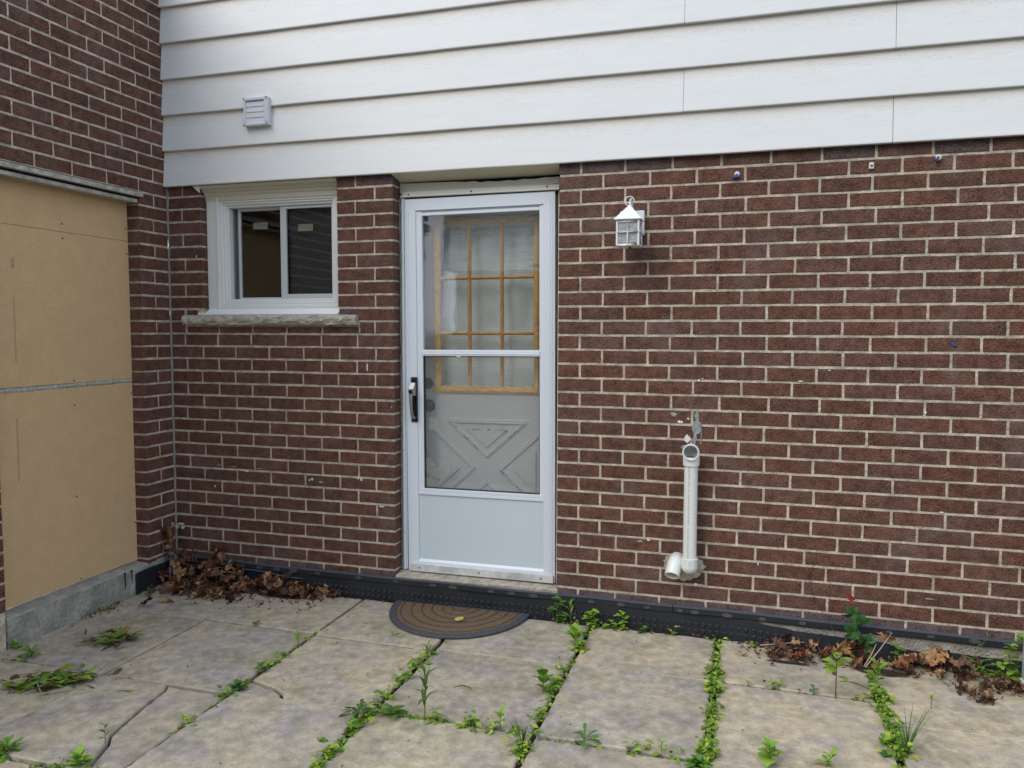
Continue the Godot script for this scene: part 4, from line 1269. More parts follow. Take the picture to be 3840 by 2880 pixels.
# ------------------------------------------------------------------ lamp, pipes, small fittings
func build_lantern() -> void:
	var t := thing("wall_lantern", "white square lantern with pointed roof and ring on the brick wall", "lantern", V(0.348, 1.83, 0.11))
	var st := mb()
	bx(st, -0.055, 0.054, 0.005, 0.1155, -0.112, -0.088, 0.003)
	obj(st, "back_plate", M.lamp_white, t)
	st = mb()
	tube(st, [V(0, 0.07, -0.088), V(0, 0.13, -0.075), V(0.002, 0.165, -0.055), V(0, 0.152, -0.018), V(0, 0.128, 0)], [0.007, 0.006, 0.005, 0.004, 0.004], 6)
	obj(st, "bracket_arm", M.lamp_white, t)
	# roof
	st = mb()
	var yb := 0.0615; var s := 0.0595; var apex := V(0, 0.130, 0)
	var q := [V(-s, yb, s), V(s, yb, s), V(s, yb, -s), V(-s, yb, -s)]
	for k in 4:
		tri(st, q[k], q[(k + 1) % 4], apex)
		quad(st, q[k] - V(0, 0.003, 0), q[(k + 1) % 4] - V(0, 0.003, 0), q[(k + 1) % 4], q[k])
	quad(st, q[3] - V(0, 0.003, 0), q[2] - V(0, 0.003, 0), q[1] - V(0, 0.003, 0), q[0] - V(0, 0.003, 0))
	obj(st, "roof", M.lamp_white, t)
	st = mb()
	var pts := []
	for i in 25:
		var a := -1.15 + (TAU - 0.84) * i / 24.0 - 0.0
		pts.append(V(0.0205 * sin(a + PI + 0.73), 0.1445 + 0.0205 * cos(a + PI + 0.73), 0.002))
	tube(st, pts, [0.0021], 6)
	obj(st, "ring", M.lamp_white, t)
	# body: four framed sides with crossed bars
	var h0 := -0.0555; var h1 := 0.0585; var w := 0.0515
	var body := mb()
	for sx in [-1, 1]:
		for sz in [-1, 1]:
			bx(body, sx * w - 0.0085 * (1 if sx > 0 else 0) - 0.0 * sx, sx * w + 0.0085 * (0 if sx > 0 else 1), h0, h1, sz * w - 0.0085 * (1 if sz > 0 else 0), sz * w + 0.0085 * (0 if sz > 0 else 1), 0.0012)
	for side in 4:
		var B := Transform3D(Basis(Vector3.UP, side * PI / 2), Vector3.ZERO)
		var part := mb()
		bx(part, -w + 0.0085, w - 0.0085, h0, h0 + 0.0155, w - 0.004, w, 0.001)
		bx(part, -w + 0.0085, w - 0.0085, h1 - 0.0125, h1, w - 0.004, w, 0.001)
		bx(part, -0.0035, 0.0035, h0 + 0.008, h1 - 0.006, w - 0.003, w + 0.003, 0.0012)
		bx(part, -w + 0.004, w - 0.004, 0.0015, 0.0075, w - 0.003, w + 0.0035, 0.0012)
		var me := fin(part)
		body.append_from(me, 0, B)
		var g := mb()
		bx(g, -w + 0.006, w - 0.006, h0 + 0.01, h1 - 0.006, w - 0.0055, w - 0.0045)
		put(fin(g), "pane", M.lamp_glass, t, B)
	bx(body, -w + 0.002, w - 0.002, h0 - 0.001, h0 + 0.004, -w + 0.002, w - 0.002)
	body.generate_normals()
	var bodyo := put(body.commit(), "frame", M.lamp_white, t)
	for c in [[-0.046, -0.0505], [0.046, -0.0505], [0.0, -0.0495], [-0.046, 0.0535], [0.046, 0.0045], [-0.046, 0.0045]]:
		st = mb()
		disc(st, V(c[0], c[1], w), 0.0022, 0.0016, 7)
		obj(st, "rivet", M.lamp_white, bodyo)
	st = mb()
	tube(st, [V(0.004, h0 - 0.001, 0.0), V(0.004, h0 - 0.012, 0.0)], [0.006, 0.0045], 8)
	obj(st, "finial", M.screw, t)

func build_pipe() -> void:
	var t := thing("vent_pipe", "white plastic vent pipe standing upright with an open elbow on top", "pipe", V(0.6325, 0, 0.062))
	var st := mb()
	tube(st, [V(0, 0.36, 0), V(0, 0.81, 0)], [0.0302], 28)
	obj(st, "pipe", M.pvc, t)
	# top elbow: hub below, mouth to the front
	st = mb()
	tube(st, [V(0, 0.7975, 0), V(0, 0.8365, 0)], [0.0362, 0.0368], 28)
	var pts := []
	for i in 9:
		var a := PI / 2 * i / 8.0
		pts.append(V(0, 0.836 + 0.026 * sin(a), 0.026 - 0.026 * cos(a) - 0.0))
	pts.append(V(0, 0.862, 0.036))
	tube(st, pts, [0.0366], 28, false)
	lathe(st, [Vector2(0.0366, 0.030), Vector2(0.0372, 0.044), Vector2(0.0360, 0.0465), Vector2(0.0318, 0.0465), Vector2(0.0305, 0.044)], 32, Transform3D(Basis.IDENTITY, V(0, 0.862, 0)))
	obj(st, "elbow", M.pvc, t)
	st = mb()
	lathe(st, [Vector2(0.0305, 0.044), Vector2(0.0300, 0.005), Vector2(0.026, -0.012), Vector2(0.014, -0.022), Vector2(0, -0.024)], 28, Transform3D(Basis.IDENTITY, V(0, 0.862, 0)))
	obj(st, "elbow_bore", M.pvc_in, t)
	st = mb()
	lathe(st, [Vector2(0.019, 0), Vector2(0.0, 0.0006)], 20, Transform3D(Basis(Vector3.RIGHT, -PI / 2).scaled(V(1.0, 0.8, 0.55)), V(0, 0.8385, 0.018)))
	obj(st, "bore_opening", M.dark_gap, t)
	# bottom elbow: rounded heel, going back into the wall
	st = mb()
	tube(st, [V(0, 0.335, 0), V(0, 0.371, 0)], [0.0366, 0.0372], 28)
	var prof := []
	for i in 13:
		var a := -PI / 2 + PI * i / 12.0
		prof.append(Vector2(0.0366 * cos(a), 0.0366 * sin(a)))
	lathe(st, prof, 26, Transform3D(Basis(Vector3.RIGHT, -PI / 2), V(0, 0.336, 0)))
	tube(st, [V(0, 0.336, 0), V(0, 0.336, -0.064)], [0.0362], 24)
	obj(st, "wall_elbow", M.pvc, t)
	st = mb()
	pts = []
	for i in 25:
		var a := TAU * i / 24.0
		pts.append(V(0.0345 * cos(a), 0.372, 0.0345 * sin(a)))
	tube(st, pts, [0.0032], 6, false)
	obj(st, "hub_rim", M.pvc, t)
	# printed line running down the pipe
	text_on(t, "DÉGAGEMENT ZÉRO DES COMBUSTIBLES POUR MUR    POUR DES INTERIEUR INTER", 0.0088, V(-0.0055, 0.587, 0.0300), M.ink_grey, 0.0)
	text_on(t, "A X", 0.010, V(0.003, 0.352, 0.0368), M.ink_grey, 0.0)
	var k := thing("drain_elbow", "short white plastic elbow pointing down beside the vent pipe foot", "pipe elbow", V(0.5665, 0, 0))
	st = mb()
	pts = [V(0.006, 0.345, -0.01), V(0.006, 0.345, 0.030)]
	for i in 8:
		var a := (PI / 2 - 0.25) * (i + 1) / 8.0
		pts.append(V(0.006 - 0.008 * i / 8.0, 0.345 - 0.030 * (1.0 - cos(a * 0.55)) * 1.6, 0.030 + 0.030 * sin(a * 0.55) * 1.3))
	pts.append(V(-0.008, 0.296, 0.079))
	tube(st, pts, [0.0335], 26, false)
	obj(st, "elbow", M.pvc, k)
	st = mb()
	var d := V(-0.12, -0.74, 0.66).normalized()
	var bz := d
	var bx_ := V(1, 0, 0) - bz * bz.x
	bx_ = bx_.normalized()
	var B := Basis(bx_, bz.cross(bx_), bz)
	lathe(st, [Vector2(0.0335, 0.0), Vector2(0.0345, 0.006), Vector2(0.0335, 0.008), Vector2(0.0298, 0.008), Vector2(0.0290, 0.006), Vector2(0.0285, -0.03), Vector2(0.02, -0.05), Vector2(0, -0.055)], 30, Transform3D(B, V(-0.008, 0.296, 0.079)))
	obj(st, "mouth", M.pvc, k)

func build_small_fittings() -> void:
	var spec := [[0.8004, 2.0838, "left of the two white plugs with blue ends in the brick wall", 1], [1.345, 2.0936, "flat white wall plug with a star-shaped slot, between two blue-tipped plugs", 0], [1.5938, 2.1079, "right blue-tipped white plug high on the brick wall", 2]]
	for s in spec:
		var t := thing("wall_plug", s[2], "wall plug", V(s[0], s[1], 0), "wall plugs left in the brick wall")
		if s[3] == 0:
			var st := mb()
			bx(st, -0.0095, 0.0095, -0.0135, 0.0135, -0.004, 0.010, 0.002)
			obj(st, "plug_body", M.plug, t)
			st = mb()
			for k in 3:
				var a := PI * k / 3 + 0.3
				prism(st, PackedVector2Array([Vector2(-0.0075, -0.001), Vector2(0.0075, -0.001), Vector2(0.0075, 0.001), Vector2(-0.0075, 0.001)]), 0.009, 0.0105 + k * 0.0002, Transform3D(Basis(Vector3(0, 0, 1), a), V(0, -0.001, 0)))
			obj(st, "slot", M.black, t)
		else:
			var st := mb()
			var pr := [Vector2(0.0115, -0.004), Vector2(0.0125, 0.008), Vector2(0.0085, 0.015), Vector2(0.003, 0.016), Vector2(0, 0.014)]
			lathe(st, pr, 7, Transform3D(Basis(Vector3.RIGHT, 0.25), V(0.003, 0.005, 0.002)))
			obj(st, "plug_body", M.plug, t)
			st = mb()
			prism(st, PackedVector2Array([Vector2(-0.014, -0.013), Vector2(0.004, -0.012), Vector2(0.009, -0.002), Vector2(0.0, 0.003), Vector2(-0.006, -0.004)] if s[3] == 1 else [Vector2(-0.007, -0.012), Vector2(0.001, -0.010), Vector2(0.002, 0.010), Vector2(-0.006, 0.004)]), 0.0, 0.0195)
			obj(st, "blue_tip", M.blue, t)
	var b := thing("blue_scrap", "small scrap of blue plastic stuck in the brick wall", "plastic scrap", V(1.68, 1.348, 0))
	var st2 := mb()
	prism(st2, PackedVector2Array([Vector2(-0.013, 0.006), Vector2(-0.008, -0.002), Vector2(0.002, -0.007), Vector2(0.013, -0.009), Vector2(0.012, -0.003), Vector2(0.004, 0.001), Vector2(0.0, 0.006)]), -0.001, 0.004)
	obj(st2, "scrap", M.blue, b)
	# hose tap in the corner
	var t := thing("hose_tap", "rusty brass hose tap hanging in the left brick corner", "tap", V(-2.165, 0, 0.105))
	var st := mb()
	tube(st, [V(-0.05, 0.290, 0.0), V(-0.022, 0.302, 0.0), V(-0.002, 0.296, 0.002), V(0.006, 0.276, 0.004), V(0.006, 0.262, 0.004)], [0.013, 0.016, 0.019, 0.018, 0.016], 12)
	tube(st, [V(-0.05, 0.290, 0), V(-0.038, 0.294, 0)], [0.020, 0.020], 6)
	obj(st, "elbow", M.rust, t)
	st = mb()
	tube(st, [V(0.006, 0.262, 0.004), V(0.006, 0.254, 0.004), V(0.005, 0.246, 0.004), V(0.004, 0.225, 0.004), V(0.006, 0.205, 0.004), V(0.007, 0.190, 0.004), V(0.008, 0.180, 0.004)], [0.013, 0.0125, 0.019, 0.0225, 0.021, 0.022, 0.017], 12)
	obj(st, "valve_body", M.rust, t)
	st = mb()
	tube(st, [V(0.006, 0.212, 0.02), V(0.010, 0.214, 0.036)], [0.0085, 0.0105], 10)
	prism(st, PackedVector2Array([Vector2(-0.012, -0.004), Vector2(0.006, -0.009), Vector2(0.020, 0.002), Vector2(0.030, 0.001), Vector2(0.032, 0.008), Vector2(0.018, 0.010), Vector2(0.010, 0.016), Vector2(-0.004, 0.012)]), 0.033, 0.039, Transform3D(Basis.IDENTITY, V(0.006, 0.210, 0)))
	obj(st, "tap_key", M.old_zinc, t)
	st = mb()
	tube(st, [V(0.008, 0.182, 0.004), V(0.007, 0.162, 0.004), V(0.007, 0.161, 0.004), V(0.006, 0.134, 0.004), V(0.005, 0.130, 0.004)], [0.0165, 0.0165, 0.0125, 0.0125, 0.008], 12)
	tube(st, [V(0.005, 0.131, 0.004), V(0.003, 0.10, 0.006), V(0.001, 0.05, 0.008), V(0.0, -0.01, 0.012)], [0.0065], 8)
	obj(st, "spout_pipe", M.old_zinc, t)
	st = mb()
	for i in 7: 
		var p := V(rf(-0.045, 0.03), 0.30 + rf(-0.01, 0.035), -0.085 + rf(0, 0.03))
		lathe(st, [Vector2(0.0, -0.012), Vector2(rf(0.009, 0.016), -0.004), Vector2(rf(0.007, 0.012), 0.005), Vector2(0, 0.010)], 6, Transform3D(Basis.from_euler(V(rf(0, 3), rf(0, 3), 0)), p))
	obj(st, "mortar_lumps", M.mortar_smear, t)
	# ribbed metal post at the right edge
	var po := thing("metal_post", "pale grey ribbed metal post at the right edge of the patio", "post", V(1.9335, 0, 0.185))
	st = mb()
	bx(st, 0.0, 0.075, 0.0, 0.872, -0.03, 0.03, 0.004)
	obj(st, "post_body", M.post, po)
	for x in [0.008, 0.022, 0.036, 0.05]:
		st = mb()
		bx(st, x, x + 0.006, 0.02, 0.865, 0.0295, 0.034, 0.0015)
		obj(st, "rib", M.post, po)
	box("foot", M.plug, po, -0.004, 0.08, -0.01, 0.028, -0.034, 0.036, 0.002)

func build_mat() -> void:
	var t := thing("doormat", "half-round rubber doormat with brown coir arcs below the door", "doormat", V(-0.484, 0.006, 0.012))
	t.rotation.y = -0.004
	var a := 0.355; var b := 0.40
	var half := func(ra: float, rb: float, n: int) -> PackedVector2Array:
		var p := PackedVector2Array()
		for i in n + 1:
			var an := PI * i / n
			p.append(Vector2(ra * cos(an), -rb * sin(an)))
		return p
	var T := Transform3D(Basis(Vector3.RIGHT, -PI / 2), Vector3.ZERO)   # (x, y) -> (x, ., -y)
	# rim of rubber with rounded edge
	var st := mb()
	var n := 48
	var rows := [[0.0, 0.0], [0.001, 0.006], [0.004, 0.009], [0.034, 0.010], [0.037, 0.0065]]
	for i in n:
		for k in rows.size() - 1:
			var vs := []
			for q in [[i, k], [i + 1, k], [i + 1, k + 1], [i, k + 1]]:
				var an: float = PI * q[0] / n
				var r: Array = rows[q[1]]
				vs.append(V((a - r[0]) * cos(an), r[1], maxf((b - r[0]) * sin(an), 0.0)))
			quad(st, vs[0], vs[3], vs[2], vs[1])
	bx(st, -a + 0.002, a - 0.002, 0.0, 0.0095, -0.004, 0.014, 0.002)
	bx(st, -a + 0.03, a - 0.03, 0.0, 0.004, 0.0, 0.03)
	obj(st, "rubber_rim", M.rubber, t)
	st = mb()
	var pl: PackedVector2Array = half.call(a - 0.034, b - 0.034, 40)
	prism(st, pl, 0.0, 0.0055, Transform3D(Basis(Vector3.RIGHT, -PI / 2), Vector3.ZERO))
	obj(st, "coir", M.coir, t)
	for f in [[0.845, 0.84], [0.70, 0.70], [0.555, 0.565], [0.415, 0.43], [0.265, 0.295], [0.13, 0.155]]:
		st = mb()
		var ra: float = a * f[0]; var rb: float = b * f[1]
		var prev := []
		for i in 41:
			var an := PI * i / 40.0
			var d := Vector2(cos(an), sin(an))
			var ring := []
			for w in [[-0.0045, 0.004], [-0.0028, 0.0088], [0.0028, 0.0088], [0.0045, 0.004]]: ring.append(V((ra + w[0]) * d.x, w[1], maxf((rb + w[0]) * d.y, 0.002)))
			if i > 0:
				for k in 3: quad(st, prev[k], prev[k + 1], ring[k + 1], ring[k])
			prev = ring
		obj(st, "rubber_arc", M.rubber, t)

# ------------------------------------------------------------------ ground
func stone_edge(a: Vector2, b: Vector2, gap: float, sd: int, n: int) -> Array:
	var out := []
	var d := (b - a).normalized()
	var nrm := Vector2(d.y, -d.x)
	var wob := noise(FastNoiseLite.TYPE_SIMPLEX_SMOOTH, 5.0, sd, 3)
	for i in n:
		var f := i / float(n)
		var p := a.lerp(b, f)
		out.append(p - nrm * (gap + wob.get_noise_2d(p.x * 1.3 + p.y, p.y - p.x) * 0.010))
	return out

# corners (x, z) in order; gaps: inset of each edge
func flagstone(parent: Node3D, c: Array, gaps: Array, y: float, m: Material, sd: int, smooth_cut := -1) -> void:
	var pts := []
	var cen := Vector2.ZERO
	for q in c: cen += q
	cen /= c.size()
	for i in c.size():
		var a: Vector2 = c[i]; var b: Vector2 = c[(i + 1) % c.size()]
		var len_ := a.distance_to(b)
		var nrm := Vector2((b - a).y, -(b - a).x).normalized()
		var inward := (cen - (a + b) / 2).normalized()
		var k := maxi(1, int(len_ / 0.03))
		var e := []
		var wob := noise(FastNoiseLite.TYPE_SIMPLEX_SMOOTH, 6.0, sd + i, 3)
		if nrm.dot(inward) < 0: nrm = -nrm
		for j in k:
			var p := a.lerp(b, j / float(k))
			var soft := 1.0 if len_ > 0.08 else 0.3
			e.append(p + nrm * (gaps[i % gaps.size()] + wob.get_noise_1d(j * 0.03 * 4.0) * 0.007 * soft))
		# pull the corner in from both edges
		var prev_a: Vector2 = c[(i - 1 + c.size()) % c.size()]
		var n0 := Vector2((a - prev_a).y, -(a - prev_a).x).normalized()
		if n0.dot((cen - (a + prev_a) / 2).normalized()) < 0: n0 = -n0
		e[0] += n0 * gaps[(i - 1 + c.size()) % gaps.size()]
		pts.append_array(e)
	var poly := PackedVector2Array(pts)
	if Geometry2D.is_polygon_clockwise(poly): poly.reverse()
	var inner := PackedVector2Array()
	var n := poly.size()
	for i in n:
		var d := (poly[(i + 1) % n] - poly[(i - 1 + n) % n]).normalized()
		inner.append(poly[i] + Vector2(-d.y, d.x) * -0.006 * (1.0 if Geometry2D.is_polygon_clockwise(poly) else -1.0))
	var tilt := Vector2(rf(-0.004, 0.004), rf(-0.004, 0.004))
	var hy := func(p: Vector2) -> float: return y + (p.x - cen.x) * tilt.x + (p.y - cen.y) * tilt.y
	var st := mb()
	var idx := Geometry2D.triangulate_polygon(inner)
	for i in range(0, idx.size(), 3):
		var a := inner[idx[i]]; var b := inner[idx[i + 1]]; var d := inner[idx[i + 2]]
		if (b - a).cross(d - a) > 0: var s := b; b = d; d = s
		tri(st, V(a.x, hy.call(a), a.y), V(b.x, hy.call(b), b.y), V(d.x, hy.call(d), d.y))
	for i in n:
		var j := (i + 1) % n
		var a := inner[i]; var b := inner[j]; var pa := poly[i]; var pb := poly[j]
		quad(st, V(pb.x, hy.call(pb) - 0.005, pb.y), V(pa.x, hy.call(pa) - 0.005, pa.y), V(a.x, hy.call(a), a.y), V(b.x, hy.call(b), b.y))
		quad(st, V(pb.x, y - 0.05, pb.y), V(pa.x, y - 0.05, pa.y), V(pa.x, hy.call(pa) - 0.005, pa.y), V(pb.x, hy.call(pb) - 0.005, pb.y))
	obj(st, "flagstone", m, parent)

func build_patio() -> void:
	var g := mb()
	quad(g, V(-60, -0.05, 60), V(60, -0.05, 60), V(60, -0.05, -60), V(-60, -0.05, -60))
	tag(obj(g, "ground", M.lawn), "", "", "", "structure")
	var p := Node3D.new()
	p.name = "patio"
	add_child(p)
	tag(p, "", "", "", "structure")
	box("joint_soil", M.soil, p, -2.6, 3.4, -0.06, -0.020, -0.02, 4.4)
	var P := func(x, z): return Vector2(x, z)
	var X := [-2.205, -1.622, -1.022, -0.432, 0.180, 0.764, 1.374, 1.985, 2.6]
	# per column the z of the row joints
	var Z := [[0.035, 0.510, 1.143, 1.74, 2.35, 2.95], [0.03, 0.517, 1.145, 1.735, 2.33, 2.95], [0.03, 0.530, 1.108, 1.72, 2.32, 2.95], [0.03, 0.507, 1.092, 1.70, 2.31, 2.95], [0.03, 0.488, 1.100, 1.70, 2.31, 2.95], [0.03, 0.478, 1.085, 1.70, 2.31, 2.95], [0.06, 0.640, 1.20, 1.75, 2.31, 2.95], [0.03, 0.6, 1.2, 1.8, 2.4, 2.95]]
	var vg := [0.0, 0.006, 0.008, 0.011, 0.010, 0.013, 0.012, 0.006, 0.006]
	for i in 8:
		for j in 5:
			var z0: float = Z[i][j]; var z1: float = Z[i][j + 1]
			var x0: float = X[i]; var x1: float = X[i + 1]
			var gt := 0.0045 if j == 1 else 0.006
			var gb := 0.0045 if j == 0 else 0.006
			if i == 0: gt = 0.002; gb = 0.002 if j != 1 else 0.006
			if i == 3 and j == 0: gb = 0.0012
			if i == 3 and j == 1: gt = 0.0012
			if i == 0 and j == 0: gb = 0.001
			if i == 0 and j == 1: gt = 0.001
			var y := 0.0 + rf(-0.005, 0.005)
			if i == 3: y = -0.001
			if i == 0 and j < 2: y = 0.001
			var m: Material = M.stone[(i * 3 + j * 2 + (1 if i > 2 else 0)) % 5]
			if i == 6: m = M.stone[3]
			if i < 2: m = M.stone[(i + j * 2) % 3]
			var sd := 500 + i * 17 + j * 5
			if i == 1 and j == 2:
				flagstone(p, [P.call(x0, z0), P.call(-1.300, z0), P.call(-1.282, 1.185), P.call(-1.268, 1.31), P.call(-1.240, 1.43), P.call(-1.222, 1.52), P.call(-1.185, 1.572), P.call(-1.128, z1), P.call(x0, z1)], [0.006, 0.001, 0.0, 0.0, 0.0, 0.001, 0.0, 0.006, 0.006], 0.006, m, sd)
				flagstone(p, [P.call(-1.296, z0), P.call(x1, z0), P.call(x1, z1), P.call(-1.122, z1), P.call(-1.180, 1.570), P.call(-1.218, 1.518), P.call(-1.236, 1.43), P.call(-1.264, 1.31), P.call(-1.278, 1.185)], [0.006, 0.008, 0.006, 0.001, 0.001, 0.0, 0.0, 0.001, 0.001], -0.004, M.stone[2], sd + 300)
				continue
			if i == 2 and j == 1:
				flagstone(p, [P.call(x0, z0), P.call(x1, z0), P.call(x1, z1), P.call(-0.800, 1.122), P.call(-0.832, 1.068), P.call(-0.885, 1.040), P.call(x0, 1.005)], [0.005, 0.011, 0.006, 0.002, 0.001, 0.002, 0.008], y, m, sd)
				flagstone(p, [P.call(x0, 1.012), P.call(-0.889, 1.045), P.call(-0.838, 1.073), P.call(-0.806, 1.124), P.call(x0, 1.145)], [0.002, 0.001, 0.001, 0.005, 0.008], -0.007, M.stone[2], sd + 300)
				continue
			flagstone(p, [P.call(x0, z0), P.call(x1, z0), P.call(x1, z1), P.call(x0, z1)], [gt, vg[i + 1], gb, vg[i]], y, m, sd)

# ------------------------------------------------------------------ leaves and weeds
# a leaf along +x, lying in the x-z plane, curled up by `curl`; profile gives the half-width along it
func leaf_mesh(l: float, prof: Array, curl: float, cup: float, c0: Color, c1: Color, twist := 0.0, crumple := 0.0) -> ArrayMesh:
	var st := mb()
	st.set_smooth_group(1)
	var n := prof.size()
	var cols := [-1.0, -0.5, 0.0, 0.5, 1.0] if crumple > 0.0 else [-1.0, 0.0, 1.0]
	var m := cols.size()
	var nn := noise(FastNoiseLite.TYPE_SIMPLEX, 26.0, rng.randi() % 9999, 2)
	var rows := []
	for i in n:
		var f := i / float(n - 1)
		var w: float = prof[i] * l
		var bx_ := l * f
		var y := curl * l * (f - 0.3) * (f - 0.3) * 0.8
		var tw := twist * f
		var row := []
		for k in m:
			var a: float = cols[k]
			# sides folded up about the midrib, their edges waved
			var up: float = cup * w * absf(a) * (1.0 if a < 0 else 0.6 + 0.4 * sin(i * 2.1))
			var p := V(bx_, 0, 0) + V(0, sin(tw), cos(tw)) * a * w + V(0, cos(tw), -sin(tw)) * up
			p.y += y
			if crumple > 0.0:
				p.y += crumple * l * (nn.get_noise_2d(p.x, p.z) + 0.5 * nn.get_noise_2d(p.x * 2.1 + 5.0, p.z * 2.1))
				p.x += crumple * l * 0.5 * nn.get_noise_2d(p.x + 9.0, p.z)
			row.append(p)
		rows.append(row)
	for i in n - 1:
		for k in m - 1:
			var q := [rows[i][k], rows[i][k + 1], rows[i + 1][k + 1], rows[i + 1][k]]
			for o in [0, 2, 1, 0, 3, 2]:
				var cc := c0.lerp(c1, (i + (1 if o > 1 else 0)) / float(n))
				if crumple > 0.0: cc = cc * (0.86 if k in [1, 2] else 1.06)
				st.set_color(cc)
				st.add_vertex(q[o])
	return fin(st)

func oak_profile(lobes: int, sharp: float) -> Array:
	var out := []
	var n := 30
	var ph := rf(-1.2, -0.6)
	for i in n:
		var f := i / float(n - 1)
		var env := 0.36 * pow(sin(PI * clampf(f * 0.94 + 0.03, 0, 1)), 0.75) * (0.5 + 0.65 * f)
		var cyc := fmod(lobes * f + ph + 4.0, 1.0)
		var saw := cyc / 0.7 if cyc < 0.7 else (1.0 - cyc) / 0.3      # lobes lean towards the tip
		var w := env * (1.0 - sharp + sharp * saw) * (1.0 + rf(-0.12, 0.12))
		if f < 0.1: w = 0.008
		out.append(maxf(w, 0.008))
	out[n - 1] = 0.004
	return out

func blade_profile(kind: int) -> Array:
	if kind == 0: return [0.012, 0.16, 0.26, 0.30, 0.27, 0.16, 0.01]            # oval
	if kind == 1: return [0.02, 0.05, 0.085, 0.10, 0.10, 0.085, 0.06, 0.03, 0.005]  # lance
	if kind == 2: return [0.02, 0.30, 0.44, 0.42, 0.30, 0.14, 0.01]             # heart
	if kind == 3: return [0.01, 0.02, 0.05, 0.03, 0.09, 0.05, 0.13, 0.08, 0.15, 0.10, 0.005]  # toothed
	return [0.012, 0.012, 0.011, 0.010, 0.008, 0.005, 0.001]                      # grass

func dead_tone() -> Array:
	var t := [[0.17, 0.085, 0.045], [0.10, 0.045, 0.028], [0.22, 0.125, 0.068], [0.07, 0.032, 0.023], [0.30, 0.18, 0.10], [0.05, 0.024, 0.018], [0.13, 0.072, 0.045], [0.085, 0.04, 0.026]]
	var a: Array = t[rng.randi() % t.size()]
	var k := rf(1.15, 1.8)
	return [Color(a[0] * k, a[1] * k, a[2] * k), Color(a[0] * k * 0.8, a[1] * k * 0.75, a[2] * k * 0.75)]

func dead_leaf(at: Vector3, rot: Vector3, size: float, label: String, group := "", tone := [], curl := 99.0) -> void:
	if tone.is_empty(): tone = dead_tone()
	var pr := oak_profile(3 + rng.randi() % 2, rf(0.45, 0.78))
	var cu := rf(-1.0, 1.3) if curl > 50 else curl
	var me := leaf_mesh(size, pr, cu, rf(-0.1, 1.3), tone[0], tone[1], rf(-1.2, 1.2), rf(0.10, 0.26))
	var t := thing("dead_leaf", label, "leaf", at, group)
	t.rotation = rot
	put(me, "blade", M.leaf, t, Transform3D(Basis.IDENTITY, V(-size * 0.5, 0, 0)))
	var st := mb()
	tube(st, [V(-size * 0.62, 0.004, 0), V(-size * 0.5, 0.001, 0), V(-size * 0.2, 0.0015, 0)], [0.0009, 0.0011, 0.0007], 4)
	obj(st, "stalk", M.soil, t)

